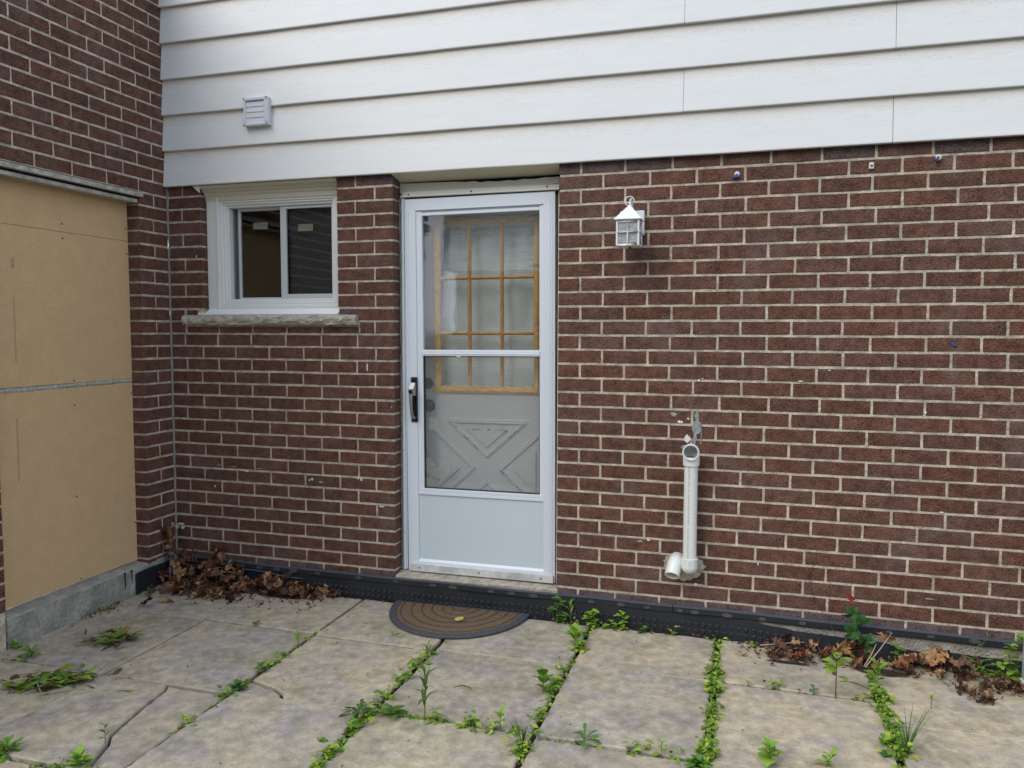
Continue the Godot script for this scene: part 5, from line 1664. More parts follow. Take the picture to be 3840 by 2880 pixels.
func build_leaves() -> void:
	var heap := func(n: int, x0: float, x1: float, z0: float, z1: float, hf: Callable, label: String, group: String, s0: float, s1: float) -> void:
		for i in n:
			var x := rf(x0, x1); var z := rf(z0, z1)
			var h: float = hf.call(x, z)
			if h < 0.004: continue
			var y := h * pow(rng.randf(), 0.6) + 0.006
			dead_leaf(V(x, y, z), V(rf(-0.9, 0.9), rf(0, TAU), rf(-0.8, 0.8)), rf(s0, s1), label, group)
	# the drift in the corner
	heap.call(120, -2.17, -1.67, 0.03, 0.27, func(x, z): return 0.165 * (1.0 - ss(-1.86, -1.66, x)) * (1.0 - ss(0.05, 0.28, z)) + 0.012, "brown oak leaf in the drift heaped below the corner tap", "dead leaves drifted into the corner", 0.055, 0.10)
	heap.call(46, -1.66, -1.17, 0.035, 0.13, func(x, z): return (0.045 + 0.04 * sin((x + 1.66) * 11.0)) * (1.0 - ss(0.06, 0.15, z)) + 0.006, "curled tan leaf along the wall foot below the small window", "curled leaves below the window", 0.06, 0.10)
	heap.call(62, 0.98, 1.80, 0.075, 0.20, func(x, z): return 0.05 * (1.0 - ss(0.10, 0.22, z)) + 0.004, "brown leaf in the litter in front of the sagging membrane at right", "dead leaves at the right wall foot", 0.05, 0.095)
	# leaves one can tell apart
	var pale := [Color(0.40, 0.22, 0.115), Color(0.36, 0.20, 0.10)]
	dead_leaf(V(-2.02, 0.055, 0.285), V(-0.5, -0.5, 0.25), 0.10, "pale tan lobed oak leaf lying in front of the corner drift", "", pale, 0.2)
	dead_leaf(V(-1.905, 0.180, 0.05), V(1.3, 0.3, 1.2), 0.085, "tan leaf standing upright on top of the corner drift", "", pale, 0.4)
	dead_leaf(V(-2.015, 0.022, 0.455), V(0.5, 0.6, 0.3), 0.075, "dark red-brown crumpled leaf alone on the patio before the drift", "", [Color(0.07, 0.015, 0.012), Color(0.05, 0.012, 0.01)], 1.0)
	dead_leaf(V(-1.965, 0.010, 0.385), V(0.1, 0.2, 0.05), 0.065, "small cream leaf flat on the flagstone below the drift", "", [Color(0.48, 0.33, 0.18), Color(0.42, 0.28, 0.14)], 0.3)
	dead_leaf(V(-1.84, 0.020, 0.80), V(0.2, 0.35, 0.1), 0.085, "brown twisted leaf lying on pulled green weeds", "", pale, 0.8)
	dead_leaf(V(-1.48, 0.055, 0.095), V(1.2, 0.4, 0.7), 0.10, "tall tan leaf folded upright against the black membrane", "", pale, 0.5)
	dead_leaf(V(-1.40, 0.030, 0.105), V(0.7, 2.2, 0.2), 0.10, "broad buff leaf at the right end of the leaves below the window", "", pale, 0.7)
	dead_leaf(V(-1.23, 0.045, 0.07), V(0.9, 0.2, 0.5), 0.085, "reddish tan leaf with raised points by the black membrane", "", pale, 0.6)
	dead_leaf(V(-1.64, 0.040, 0.09), V(0.9, 1.2, 0.1), 0.105, "large folded tan leaf below the left end of the window", "", [Color(0.26, 0.13, 0.065), Color(0.22, 0.10, 0.05)], 1.1)
	dead_leaf(V(1.635, 0.055, 0.115), V(0.75, -0.5, 0.25), 0.135, "biggest buff maple-like leaf with sharp points at the right wall", "", [Color(0.44, 0.25, 0.13), Color(0.40, 0.22, 0.11)], 0.5)
	dead_leaf(V(1.62, 0.05, 0.125), V(0.85, 0.9, 0.15), 0.115, "pointed buff leaf crossing the biggest leaf at the right wall", "", [Color(0.42, 0.24, 0.125), Color(0.38, 0.21, 0.105)], 0.4)
	dead_leaf(V(1.265, 0.045, 0.115), V(1.0, 1.0, 0.2), 0.12, "long tan leaf leaning in front of the five-leaved creeper", "", [Color(0.42, 0.235, 0.11), Color(0.35, 0.18, 0.085)], 0.9)
	dead_leaf(V(1.455, 0.115, 0.075), V(1.4, 0.3, 0.9), 0.09, "tan leaf caught upright on the black strip at right", "", pale, 0.3)
	dead_leaf(V(1.50, 0.035, 0.165), V(0.5, 0.3, 0.3), 0.09, "brown cupped leaf resting on the flagstone left of the biggest leaf", "", [Color(0.30, 0.15, 0.07), Color(0.25, 0.11, 0.05)], 1.0)
	dead_leaf(V(1.10, 0.02, 0.17), V(0.2, 0.8, 0.2), 0.06, "small orange-brown leaf scrap in front of the right litter", "", [Color(0.33, 0.12, 0.05), Color(0.28, 0.09, 0.04)], 0.4)
	dead_leaf(V(1.745, 0.03, 0.15), V(0.3, 2.4, 0.2), 0.10, "grey-brown curled leaf right of the biggest leaf", "", [Color(0.20, 0.12, 0.08), Color(0.16, 0.09, 0.06)], 1.2)
	var mt := thing("dead_leaf", "single pale yellow leaf lying on the doormat", "leaf", V(-0.426, 0.022, 0.205))
	mt.rotation = V(0.1, 0.5, 0.05)
	put(leaf_mesh(0.05, [0.02, 0.22, 0.36, 0.30, 0.40, 0.26, 0.33, 0.12, 0.01], 0.35, 0.25, Color(0.50, 0.40, 0.14), Color(0.46, 0.35, 0.12)), "blade", M.leaf, mt, Transform3D(Basis.IDENTITY, V(-0.025, 0, 0)))
	M.damp = mat(lin(0.055, 0.042, 0.030), 0.75, {"alpha": 0.55})
	for d in [[-1.78, 0.085, 0.17, 0.055, "dark damp soil stain before the corner drift"], [-1.46, 0.125, 0.15, 0.030, "dark damp soil stain before the curled leaves"], [1.06, 0.215, 0.085, 0.014, "narrow brown soil stain on the stone before the right litter"], [1.42, 0.20, 0.10, 0.035, "dark soil stain under the right litter"], [1.88, 0.20, 0.10, 0.04, "dark soil stain beside the metal post"]]:
		for q in 2:
			var pl := PackedVector2Array()
			for i in 26:
				var a := TAU * i / 26
				var r := (1.0 - 0.22 * q) * (1.0 + rf(-0.13, 0.13))
				pl.append(Vector2(d[0] + cos(a) * d[2] * r, -d[1] - sin(a) * d[3] * r))
			var st := mb()
			prism(st, pl, 0.0045 + 0.0012 * q, 0.0050 + 0.0012 * q, Transform3D(Basis(Vector3.RIGHT, -PI / 2), Vector3.ZERO))
			if q == 0:
				var tt := thing("soil_stain", d[4], "stain")
				obj(st, "film", M.damp, tt)
			else: obj(st, "film", M.damp, get_child(get_child_count() - 1))
	# crumbs of leaf and bark
	var cr := leaf_mesh(0.016, [0.05, 0.3, 0.2, 0.34, 0.02], 1.0, 0.5, Color(1, 1, 1), Color(0.85, 0.85, 0.85))
	var xs := []
	for i in 420: xs.append([V(rf(-2.18, -1.2), 0.006, 0.02 + absf(rng.randfn(0, 0.13))), rf(0.5, 1.6)])
	for i in 300: xs.append([V(rf(0.85, 2.0), 0.006, 0.06 + absf(rng.randfn(0, 0.08))), rf(0.5, 1.8)])
	for i in 90: xs.append([V(rf(-1.2, 0.9), 0.005, 0.035 + absf(rng.randfn(0, 0.02))), rf(0.4, 1.2)])
	for i in 150: xs.append([V(rf(-2.15, 2.0), 0.005, rf(0.1, 1.7)), rf(0.25, 0.7)])
	for i in 60: xs.append([V(-2.19 + absf(rng.randfn(0, 0.03)), 0.008, 0.57 + rng.randfn(0, 0.07)), rf(0.5, 1.2)])
	for c in [[1.707, 0.303, 40], [1.756, 0.361, 50], [1.89, 0.226, 150], [1.79, 0.27, 40], [1.95, 0.30, 60]]:
		for i in c[2]: xs.append([V(c[0] + rng.randfn(0, 0.022 if c[2] < 100 else 0.05), 0.008 + absf(rng.randfn(0, 0.006)), c[1] + rng.randfn(0, 0.013 if c[2] < 100 else 0.03)), rf(0.6, 1.7)])
	scatter("leaf_litter", cr, M.leaf, xs, func(): 
		var t: Array = dead_tone()
		return t[0] * 0.8, 0.9)
	# twigs
	for s in [[-0.1735, 0.8375, 0.07, 0.15, "thin dark twig on the flagstone right of the tall weed"], [1.302, 0.365, 0.12, -0.45, "dark curved twig on the stone beside the right seedling"], [-1.0, 1.26, 0.035, 0.9, "tiny dark twig beside the chipped flagstone corner"]]:
		var t := thing("twig", s[4], "twig", V(s[0], 0.008, s[1]))
		var st := mb()
		var d: Vector3 = V(cos(s[3]), 0, -sin(s[3])) * s[2] * 0.5
		tube(st, [-d + V(0, -0.003, 0.004), -d * 0.5 + V(0, 0.002, -0.003), V(0, 0.004, -0.002), d * 0.5 + V(0, 0.002, 0.001), d + V(0, -0.002, 0.004)], [0.0011, 0.0018, 0.002, 0.0018, 0.001], 5)
		obj(st, "stem", M.bark, t)
	for s in [[V(1.36, 0.012, 0.19), V(1.47, 0.135, 0.10), "pale dry stalk leaning from the right litter to the wall"], [V(1.355, 0.012, 0.185), V(1.41, 0.09, 0.12), "shorter pale stalk forking beside the leaning dry stalk"], [V(0.945, 0.016, 0.09), V(1.13, 0.05, 0.085), "long straw lying on the left end of the right litter"], [V(1.02, 0.01, 0.15), V(1.10, 0.035, 0.12), "broken straw lying in front of the right litter"]]:
		var t := thing("dry_stalk", s[2], "stalk", s[0])
		var st := mb()
		var d: Vector3 = s[1] - s[0]
		tube(st, [Vector3.ZERO, d * 0.5 + V(0.004, 0.002, 0), d], [0.0022, 0.0019, 0.0012], 5)
		obj(st, "stem", mat(lin(0.46, 0.40, 0.31), 0.8), t)

func scatter(called: String, me: Mesh, m: Material, xs: Array, tone: Callable, tiltness: float) -> void:
	var mm := MultiMesh.new()
	mm.transform_format = MultiMesh.TRANSFORM_3D
	mm.use_colors = true
	mm.mesh = me
	mm.instance_count = xs.size()
	for i in xs.size():
		var b := Basis.from_euler(V(rf(-tiltness, tiltness), rf(0, TAU), rf(-tiltness, tiltness))).scaled(Vector3.ONE * xs[i][1])
		mm.set_instance_transform(i, Transform3D(b, xs[i][0]))
		mm.set_instance_color(i, tone.call())
	var o := MultiMeshInstance3D.new()
	o.name = numbered(called)
	o.multimesh = mm
	o.material_override = m
	add_child(o)
	tag(o, "", "", "", "stuff")

func green_tone(k := 1.0) -> Color:
	var a := Color(0.24, 0.38, 0.045).lerp(Color(0.095, 0.19, 0.03), rng.randf())
	if rng.randf() < 0.2: a = Color(0.34, 0.42, 0.06)
	var s := rf(0.8, 1.25) * k
	return Color(a.r * s, a.g * s, a.b * s)

# one upright or spreading weed: stem and separate leaves
func weed(at: Vector3, label: String, h: float, n: int, l: float, kind: int, o := {}) -> Node3D:
	var t := thing(o.get("name", "weed"), label, "weed", at, o.get("group", ""))
	var lean := V(o.get("lean", 0.0), 0, o.get("leanz", 0.0))
	var st := mb()
	if h > 0.01:
		tube(st, [V(0, -0.02, 0), V(0, h * 0.4, 0) + lean * 0.3, V(0, h, 0) + lean], [o.get("r", 0.0018), o.get("r", 0.0018) * 0.8, 0.0008], 5)
		obj(st, "stem", M.stem if not o.has("stem") else o.stem, t)
	var c: Color = o.get("tone", green_tone())
	var pr := blade_profile(kind)
	var turn := rf(0, TAU)
	for i in n:
		var f: float = o.get("from", 0.25) + (1.0 - o.get("from", 0.25)) * (i + 0.5) / n
		var k := rf(0.85, 1.15)
		var cc := Color(c.r * k, c.g * k, c.b * k)
		var size: float = l * rf(0.75, 1.2) * (1.0 - o.get("taper", 0.3) * f)
		var me := leaf_mesh(size, pr, o.get("curl", -0.7) * rf(0.6, 1.3), rf(0.1, 0.45), cc, Color(cc.r * 1.1, cc.g * 1.1, cc.b * 1.1), rf(-0.5, 0.5))
		turn += 2.4 + rf(-0.3, 0.3) if not o.has("pairs") else (PI if i % 2 == 1 else PI / 2 + 0.3)
		var up: float = lerpf(o.get("up0", 0.3), o.get("up1", 0.8), f) + rf(-0.15, 0.15)
		var pos := V(0, h * f, 0) + lean * f * f
		var b := Basis(Vector3.UP, turn) * Basis(Vector3(0, 0, 1), up)
		put(me, "leaf", M.green, t, Transform3D(b, pos))
	return t

func build_weeds() -> void:
	M.stem = mat(lin(0.12, 0.16, 0.035), 0.6)
	M.stem_red = mat(lin(0.10, 0.055, 0.05), 0.6)
	M.stem_dark = mat(lin(0.07, 0.055, 0.06), 0.7)
	# low growth filling the joints: nobody could count it
	var ov := leaf_mesh(0.020, blade_profile(0), -0.5, 0.35, Color(1, 1, 1), Color(1.1, 1.1, 1.0))
	var xs := []
	var line := func(x0: float, z0: float, x1: float, z1: float, n: int, spread: float, s0: float, s1: float, h: float) -> void:
		var clump := noise(FastNoiseLite.TYPE_SIMPLEX_SMOOTH, 9.0, int(x0 * 100) + int(z1 * 77), 2)
		var len_ := absf(z1 - z0) + absf(x1 - x0)
		var cen := []
		for i in maxi(2, int(len_ * 22.0)): cen.append([rng.randf(), rf(0.5, 1.7), rf(-0.006, 0.006)])
		var made := 0
		var tries := 0
		while made < n and tries < n * 6:
			tries += 1
			var f := rng.randf()
			var off := rng.randfn(0, spread * 0.8)
			var yy := -0.008 + absf(rng.randfn(0, h * 0.7))
			var sc := rf(s0, s1)
			if rng.randf() < 0.62:
				# a tuft: leaves raised round a centre
				var q: Array = cen[rng.randi() % cen.size()]
				f = clampf(q[0] + rng.randfn(0, 0.011 * q[1] / len_), 0, 1)
				off = q[2] + rng.randfn(0, 0.011 * q[1])
				yy = -0.004 + absf(rng.randfn(0, h * 1.25 * q[1]))
				sc *= q[1] * 0.95
			if clump.get_noise_1d(f * len_) + rf(-0.25, 0.35) < 0.02: continue
			made += 1
			xs.append([V(lerpf(x0, x1, f) + (off if x0 == x1 or absf(z1 - z0) > 0.1 else 0.0) + rng.randfn(0, 0.003), yy, lerpf(z0, z1, f) + (off if absf(z1 - z0) <= 0.1 else 0.0)), sc])
	line.call(-0.432, 0.55, -0.432, 1.55, 420, 0.013, 0.4, 1.7, 0.014)
	line.call(0.180, 0.03, 0.180, 0.55, 240, 0.010, 0.5, 1.1, 0.010)
	line.call(0.168, 0.55, 0.168, 1.45, 460, 0.012, 0.5, 1.2, 0.011)
	line.call(0.764, 0.06, 0.764, 0.47, 420, 0.013, 0.6, 1.2, 0.013)
	line.call(0.766, 0.47, 0.764, 1.25, 820, 0.015, 0.6, 1.3, 0.015)
	line.call(1.372, 0.22, 1.374, 0.62, 420, 0.012, 0.6, 1.2, 0.012)
	line.call(1.378, 0.66, 1.372, 1.15, 420, 0.014, 0.6, 1.2, 0.014)
	line.call(-1.022, 0.56, -1.022, 1.45, 230, 0.008, 0.5, 1.1, 0.008)
	line.call(-1.000, 0.06, -0.995, 0.5, 70, 0.007, 0.5, 1.0, 0.006)
	line.call(-0.40, 1.10, 0.15, 1.092, 260, 0.009, 0.5, 1.1, 0.009)
	line.call(0.20, 1.10, 0.72, 1.10, 110, 0.008, 0.5, 1.1, 0.008)
	line.call(-1.60, 1.74, -1.05, 1.735, 240, 0.014, 0.5, 1.2, 0.012)
	line.call(0.25, 0.488, 0.72, 0.488, 26, 0.006, 0.4, 0.9, 0.006)
	line.call(0.80, 0.478, 1.34, 0.478, 60, 0.008, 0.4, 1.0, 0.008)
	line.call(-2.15, 1.143, -1.66, 1.143, 60, 0.010, 0.4, 1.0, 0.006)
	line.call(0.0, 0.045, 1.0, 0.045, 150, 0.006, 0.4, 1.0, 0.009)
	line.call(-2.20, 0.45, -2.20, 0.64, 60, 0.006, 0.4, 0.9, 0.006)
	line.call(-0.70, 0.43, -0.40, 0.43, 30, 0.008, 0.5, 1.0, 0.008)
	line.call(1.75, 0.10, 2.0, 0.14, 90, 0.02, 0.6, 1.3, 0.02)
	scatter("joint_weeds", ov, M.green, xs, func(): return green_tone(), 0.55)
	var gx := []
	for j in [[-0.432, 0.55, 1.6], [0.172, 0.1, 1.5], [0.764, 0.05, 1.4], [1.374, 0.12, 1.2], [-1.022, 0.5, 1.6], [-1.622, 0.3, 1.8]]:
		for i in 60: gx.append([V(j[0] + rng.randfn(0, 0.008), -0.012, rf(j[1], j[2])), rf(0.5, 1.3)])
	var cr := leaf_mesh(0.014, [0.05, 0.3, 0.2, 0.34, 0.02], 1.0, 0.5, Color(1, 1, 1), Color(0.85, 0.85, 0.85))
	scatter("joint_litter", cr, M.leaf, gx, func():
		var t: Array = dead_tone()
		return t[0], 0.8)
	# weeds one can point to
	weed(V(-0.224, 0, 1.10), "tall single weed with narrow leaves on the joint below the doormat", 0.155, 9, 0.085, 1, {"up0": 0.35, "up1": 1.45, "curl": -1.3, "taper": 0.2, "r": 0.0026, "tone": Color(0.085, 0.16, 0.035)})
	weed(V(1.2165, 0, 0.480), "yellow-green seedling with red stem on the joint at right", 0.165, 8, 0.075, 0, {"up0": -0.1, "up1": 0.55, "from": 0.45, "curl": -0.5, "stem": M.stem_red, "tone": Color(0.22, 0.34, 0.05), "pairs": true, "r": 0.0024})
	# creeper with five-part leaves against the wall
	var cp := thing("creeper", "dark green five-leaved creeper with one red leaf by the right wall", "creeper", V(1.345, 0, 0.075))
	var st := mb()
	tube(st, [V(0, -0.01, 0), V(0.008, 0.08, -0.01), V(-0.004, 0.15, -0.025), V(-0.012, 0.225, -0.035)], [0.0020, 0.0018, 0.0015, 0.0010], 5)
	obj(st, "stem", M.stem_dark, cp)
	for g in [[V(0.012, 0.045, 0.015), 3, 0.046, -0.9], [V(0.030, 0.085, 0.020), 5, 0.044, 0.2], [V(-0.022, 0.120, 0.015), 5, 0.047, 1.5], [V(0.018, 0.158, 0.005), 4, 0.044, 0.4], [V(-0.020, 0.192, -0.005), 5, 0.046, 1.3]]:
		for k in g[1]:
			var c := Color(0.045, 0.135, 0.032) * rf(0.75, 1.35)
			var b := Basis(Vector3(0, 0, 1), g[3] + TAU * k / 5.6 + rf(-0.15, 0.15)) * Basis(Vector3.UP, rf(-0.3, 0.3)) * Basis(Vector3.RIGHT, 1.1 + rf(-0.35, 0.35))
			put(leaf_mesh(g[2] * rf(0.75, 1.15), blade_profile(0), -0.5, 0.25, c, c), "leaf", M.green, cp, Transform3D(b, g[0]))
	put(leaf_mesh(0.045, blade_profile(0), -0.8, 0.4, Color(0.32, 0.05, 0.035), Color(0.24, 0.035, 0.03)), "red_leaf", M.green, cp, Transform3D(Basis(Vector3(0, 0, 1), 2.7) * Basis(Vector3.RIGHT, 1.2), V(-0.015, 0.250, -0.01)))
	var vn := thing("bare_vine", "thin bare vine climbing the brick wall left of the creeper", "vine", V(1.30, 0, 0.03))
	st = mb()
	tube(st, [V(-0.01, 0.02, 0.06), V(-0.05, 0.10, 0.02), V(-0.10, 0.17, -0.020), V(-0.145, 0.26, -0.024), V(-0.15, 0.33, -0.024), V(-0.13, 0.39, -0.024), V(-0.125, 0.45, -0.024)], [0.0016, 0.0015, 0.0013, 0.0012, 0.0011, 0.0010, 0.0008], 5)
	obj(st, "stem", M.stem_dark, vn)
	# clover-like clumps along the membrane
	var clover := func(at: Vector3, label: String, h: float, n: int, l: float, spread: float, tone: Color) -> void:
		var t := thing("clover", label, "weed", at)
		for i in n:
			var f := (i + 0.7) / n
			var top := V(rng.randfn(0, spread), h * f, rf(-0.2, 0.7) * spread)
			var s2 := mb()
			tube(s2, [V(0, -0.01, 0), top * V(0.6, 0.5, 0.6), top], [0.001, 0.0009, 0.0007], 4)
			obj(s2, "stem", M.stem, t)
			for k in 3:
				var c := tone * rf(0.8, 1.25)
				put(leaf_mesh(l * rf(0.8, 1.2), [0.02, 0.24, 0.38, 0.42, 0.36, 0.20, 0.02], -0.3, 0.3, c, c), "leaf", M.green, t, Transform3D(Basis(Vector3.UP, TAU * k / 3 + i) * Basis(Vector3(0, 0, 1), rf(-0.1, 0.5)), top))
	var dk := Color(0.09, 0.20, 0.035)
	var lt := Color(0.21, 0.36, 0.045)
	clover.call(V(0.010, 0, 0.045), "clover clump against the membrane just right of the doormat", 0.125, 9, 0.026, 0.026, dk)
	weed(V(0.080, 0, 0.045), "broad-leaved weed against the membrane beside the clover clump", 0.10, 8, 0.06, 1, {"up0": 0.5, "up1": 1.3, "tone": lt, "curl": -0.8})
	clover.call(V(0.185, 0, 0.065), "bright clover at the head of the second joint from the door", 0.085, 9, 0.026, 0.018, lt)
	clover.call(V(0.335, 0, 0.045), "small upright clover against the membrane mid-wall", 0.085, 6, 0.023, 0.016, lt)
	clover.call(V(0.262, 0, 0.048), "low clover patch left of the small upright clover", 0.035, 6, 0.020, 0.022, lt)
	clover.call(V(0.445, 0, 0.048), "tiny seedling pair left of the membrane's torn stretch", 0.025, 3, 0.024, 0.016, dk)
	clover.call(V(0.560, 0, 0.048), "smallest clover by the end of the fixing strip", 0.045, 3, 0.018, 0.010, lt)
	clover.call(V(1.50, 0, 0.10), "clover growing between dead leaves left of the biggest leaf", 0.085, 6, 0.022, 0.012, dk)
	clover.call(V(1.905, 0, 0.15), "round-leaved clover climbing beside the metal post", 0.20, 11, 0.030, 0.025, lt)
	weed(V(0.150, 0, 0.27), "weed with one big round leaf on the joint right of the doormat", 0.05, 6, 0.07, 2, {"up0": 0.2, "up1": 1.1, "tone": lt, "from": 0.1})
	weed(V(0.135, 0, 0.78), "heart-leaved weed on the joint in the patio's middle", 0.075, 8, 0.06, 2, {"up0": 0.1, "up1": 1.0, "tone": Color(0.13, 0.26, 0.035), "from": 0.1})
	weed(V(0.06, 0, 1.095), "small weed with two leaves where two flagstone joints meet", 0.07, 5, 0.04, 2, {"up0": 0.1, "up1": 0.8, "tone": lt})
	weed(V(-0.475, 0, 1.125), "spreading dark dandelion at the joint crossing below the doormat", 0.012, 16, 0.068, 3, {"up0": 0.15, "up1": 0.5, "from": 0.0, "tone": Color(0.055, 0.14, 0.03), "taper": 0.0, "curl": -0.6})
	weed(V(-0.34, 0, 1.12), "short leafy weed right of the spreading dandelion", 0.02, 7, 0.055, 0, {"up0": 0.2, "up1": 0.8, "from": 0.0, "tone": Color(0.08, 0.17, 0.03)})
	weed(V(0.36, 0, 1.085), "dandelion with raised toothed leaves on the lower joint", 0.015, 9, 0.062, 3, {"up0": 0.05, "up1": 0.7, "from": 0.0, "tone": Color(0.085, 0.19, 0.035), "taper": 0.0})
	weed(V(0.62, 0, 1.10), "small clover-like sprig near the right end of the lower joint", 0.05, 5, 0.026, 0, {"tone": lt})
	weed(V(0.165, 0, 1.18), "tuft of dark grass at the lower middle joint", 0.0, 26, 0.11, 4, {"up0": 0.7, "up1": 1.5, "from": 0.0, "tone": Color(0.05, 0.11, 0.03), "taper": 0.2, "curl": -0.4, "name": "grass_tuft"})
	weed(V(1.396, 0, 0.86), "tuft of tall grass blades on the rightmost joint", 0.0, 30, 0.17, 4, {"up0": 0.8, "up1": 1.55, "from": 0.0, "tone": Color(0.085, 0.17, 0.035), "taper": 0.2, "curl": -0.35, "name": "grass_tuft"})
	weed(V(1.385, 0, 0.34), "leafy weed at the head of the rightmost joint", 0.085, 10, 0.06, 0, {"up0": 0.0, "up1": 1.1, "tone": Color(0.17, 0.30, 0.045), "from": 0.1})
	weed(V(1.139, 0, 0.477), "twin-leaved seedling left of the red-stemmed seedling", 0.022, 4, 0.034, 0, {"up0": 0.1, "up1": 0.4, "tone": Color(0.085, 0.19, 0.05), "from": 0.6})
	weed(V(0.985, 0, 0.477), "tiny bright sprout on the right-hand cross joint", 0.025, 5, 0.028, 0, {"tone": lt, "from": 0.3})
	weed(V(0.895, 0, 0.480), "faint tiny sprout beside the brightest joint", 0.018, 4, 0.022, 0, {"tone": lt, "from": 0.3})
	weed(V(-1.336, 0, 0.516), "small three-leaved sprout alone between two left flagstones", 0.018, 4, 0.034, 0, {"up0": 0.0, "up1": 0.4, "tone": Color(0.10, 0.21, 0.035), "from": 0.5})
	weed(V(1.548, 0, 0.475), "pale little sprout on the right flagstone", 0.045, 4, 0.022, 0, {"tone": lt, "from": 0.6})
	weed(V(1.32, 0.004, 0.90), "single large fallen green leaf on the lower right flagstone", 0.0, 1, 0.095, 0, {"up0": 0.03, "up1": 0.03, "from": 0.0, "tone": Color(0.06, 0.16, 0.035), "curl": 0.1, "name": "green_leaf"})
	weed(V(0.96, 0, 1.04), "bright weed cut by the lower edge of the picture", 0.06, 9, 0.055, 2, {"tone": lt, "from": 0.1, "up0": 0.1, "up1": 0.9})
	weed(V(1.13, 0, 1.01), "clover-like weed at the lower edge right of the bright weed", 0.045, 9, 0.035, 0, {"tone": lt, "from": 0.1, "up0": 0.0, "up1": 0.9, "lean": 0.03})
	weed(V(0.740, 0, 1.15), "thick clump of weeds at the lower end of the brightest joint", 0.03, 30, 0.042, 0, {"tone": Color(0.10, 0.22, 0.03), "from": 0.0, "up0": 0.0, "up1": 0.9})
	weed(V(-2.045, 0, 1.10), "feathery light green tuft on the stone by the concrete curb", 0.03, 26, 0.055, 3, {"tone": Color(0.13, 0.28, 0.03), "from": 0.0, "up0": 0.0, "up1": 0.9, "curl": -0.5})
	weed(V(-2.19, 0, 1.05), "small weed in the crack at the near end of the curb", 0.03, 8, 0.04, 0, {"tone": lt, "from": 0.0})
	weed(V(-2.13, 0.0, 0.32), "small weed at the end of the short black membrane", 0.05, 7, 0.035, 0, {"tone": Color(0.09, 0.18, 0.04), "from": 0.1})
	weed(V(-1.455, 0, 1.715), "bushy low weed in the lower left corner", 0.02, 34, 0.06, 3, {"tone": Color(0.11, 0.24, 0.03), "from": 0.0, "up0": 0.0, "up1": 0.9})
	weed(V(-1.16, 0, 1.715), "light green weed beside the cracked flagstone's lower end", 0.04, 18, 0.05, 0, {"tone": lt, "from": 0.0, "up0": 0.1, "up1": 1.0})
	weed(V(-1.165, 0, 1.60), "thin stalked seedling at the cracked flagstone", 0.085, 6, 0.025, 0, {"tone": Color(0.085, 0.17, 0.05), "from": 0.4})
	weed(V(1.80, 0, 0.11), "sprawling green weed with drooping stems at the right wall", 0.05, 16, 0.07, 3, {"tone": Color(0.10, 0.20, 0.035), "from": 0.0, "up0": -0.2, "up1": 0.8, "curl": -0.9})
	weed(V(1.755, 0, 0.10), "tall thin weed leaning right across the black strip", 0.155, 9, 0.035, 1, {"tone": Color(0.10, 0.19, 0.045), "from": 0.2, "lean": 0.09, "leanz": -0.05})
	weed(V(1.90, 0, 0.12), "toothed weed hanging over the stone near the metal post", 0.05, 13, 0.075, 3, {"tone": Color(0.09, 0.18, 0.03), "from": 0.0, "up0": -0.2, "up1": 0.7, "curl": -0.9})
	weed(V(-1.018, 0, 1.10), "dark small weed at the chipped corner of a flagstone", 0.02, 9, 0.045, 0, {"tone": Color(0.07, 0.16, 0.03), "from": 0.0})
	weed(V(-1.02, 0, 0.66), "pale sprig on the joint left of the doormat", 0.06, 6, 0.028, 0, {"tone": lt, "from": 0.3})
	weed(V(-1.02, 0, 0.93), "upper of two leafy weeds on the left joint", 0.03, 9, 0.035, 0, {"tone": Color(0.11, 0.23, 0.035), "from": 0.0})
	weed(V(-0.425, 0, 0.60), "leafy weed just below the doormat", 0.05, 9, 0.045, 1, {"tone": Color(0.09, 0.20, 0.035), "from": 0.1, "up0": 0.2, "up1": 1.0})
	# pulled weeds lying on the stones
	var pulled := func(c: Vector3, dir: float, len_: float, n: int, label: String) -> void:
		var t := thing("pulled_weeds", label, "pulled weeds", c)
		t.rotation.y = dir
		for i in n:
			var g := green_tone(0.8)
			if rng.randf() < 0.3: g = Color(0.10, 0.065, 0.035)
			var x := rng.randfn(0, len_ * 0.33)
			var me := leaf_mesh(rf(0.03, 0.085), blade_profile([0, 1, 3][rng.randi() % 3]), rf(-0.8, 0.6), 0.3, g, g)
			put(me, "leaf", M.green, t, Transform3D(Basis.from_euler(V(rf(-0.6, 0.6), rng.randfn(0, 0.7) + (PI if rng.randf() < 0.4 else 0.0), rf(-0.3, 0.4))), V(x, 0.004 + absf(rng.randfn(0, 0.010)), rng.randfn(0, 0.028))))
		for i in maxi(3, n / 6):
			var s2 := mb()
			var a := V(rng.randfn(0, len_ * 0.25), 0.012, rng.randfn(0, 0.03))
			var d := V(rf(0.03, 0.09), 0, rf(-0.03, 0.03))
			tube(s2, [a - d, a + V(0, rf(0.006, 0.02), rf(-0.012, 0.012)), a + d], [0.0012, 0.0016, 0.0012], 5)
			obj(s2, "root", mat(lin(0.34, 0.27, 0.17), 0.8) if i % 2 else M.stem, t)
	pulled.call(V(-1.745, 0.003, 1.275), 0.55, 0.24, 130, "wilting heap of pulled weeds lying across the left joint")
	pulled.call(V(-1.845, 0.003, 0.86), 0.45, 0.17, 54, "strip of pulled green weeds lying on the corner flagstone")
	var sk := thing("pulled_weeds", "single pulled dandelion leaf with long pale root", "pulled weeds", V(-1.46, 0.004, 1.255))
	sk.rotation.y = 0.12
	st = mb()
	tube(st, [V(-0.10, 0.002, 0.01), V(-0.04, 0.003, 0.004), V(0.02, 0.004, 0)], [0.0009, 0.0014, 0.002], 5)
	obj(st, "root", mat(lin(0.40, 0.36, 0.26), 0.8), sk)
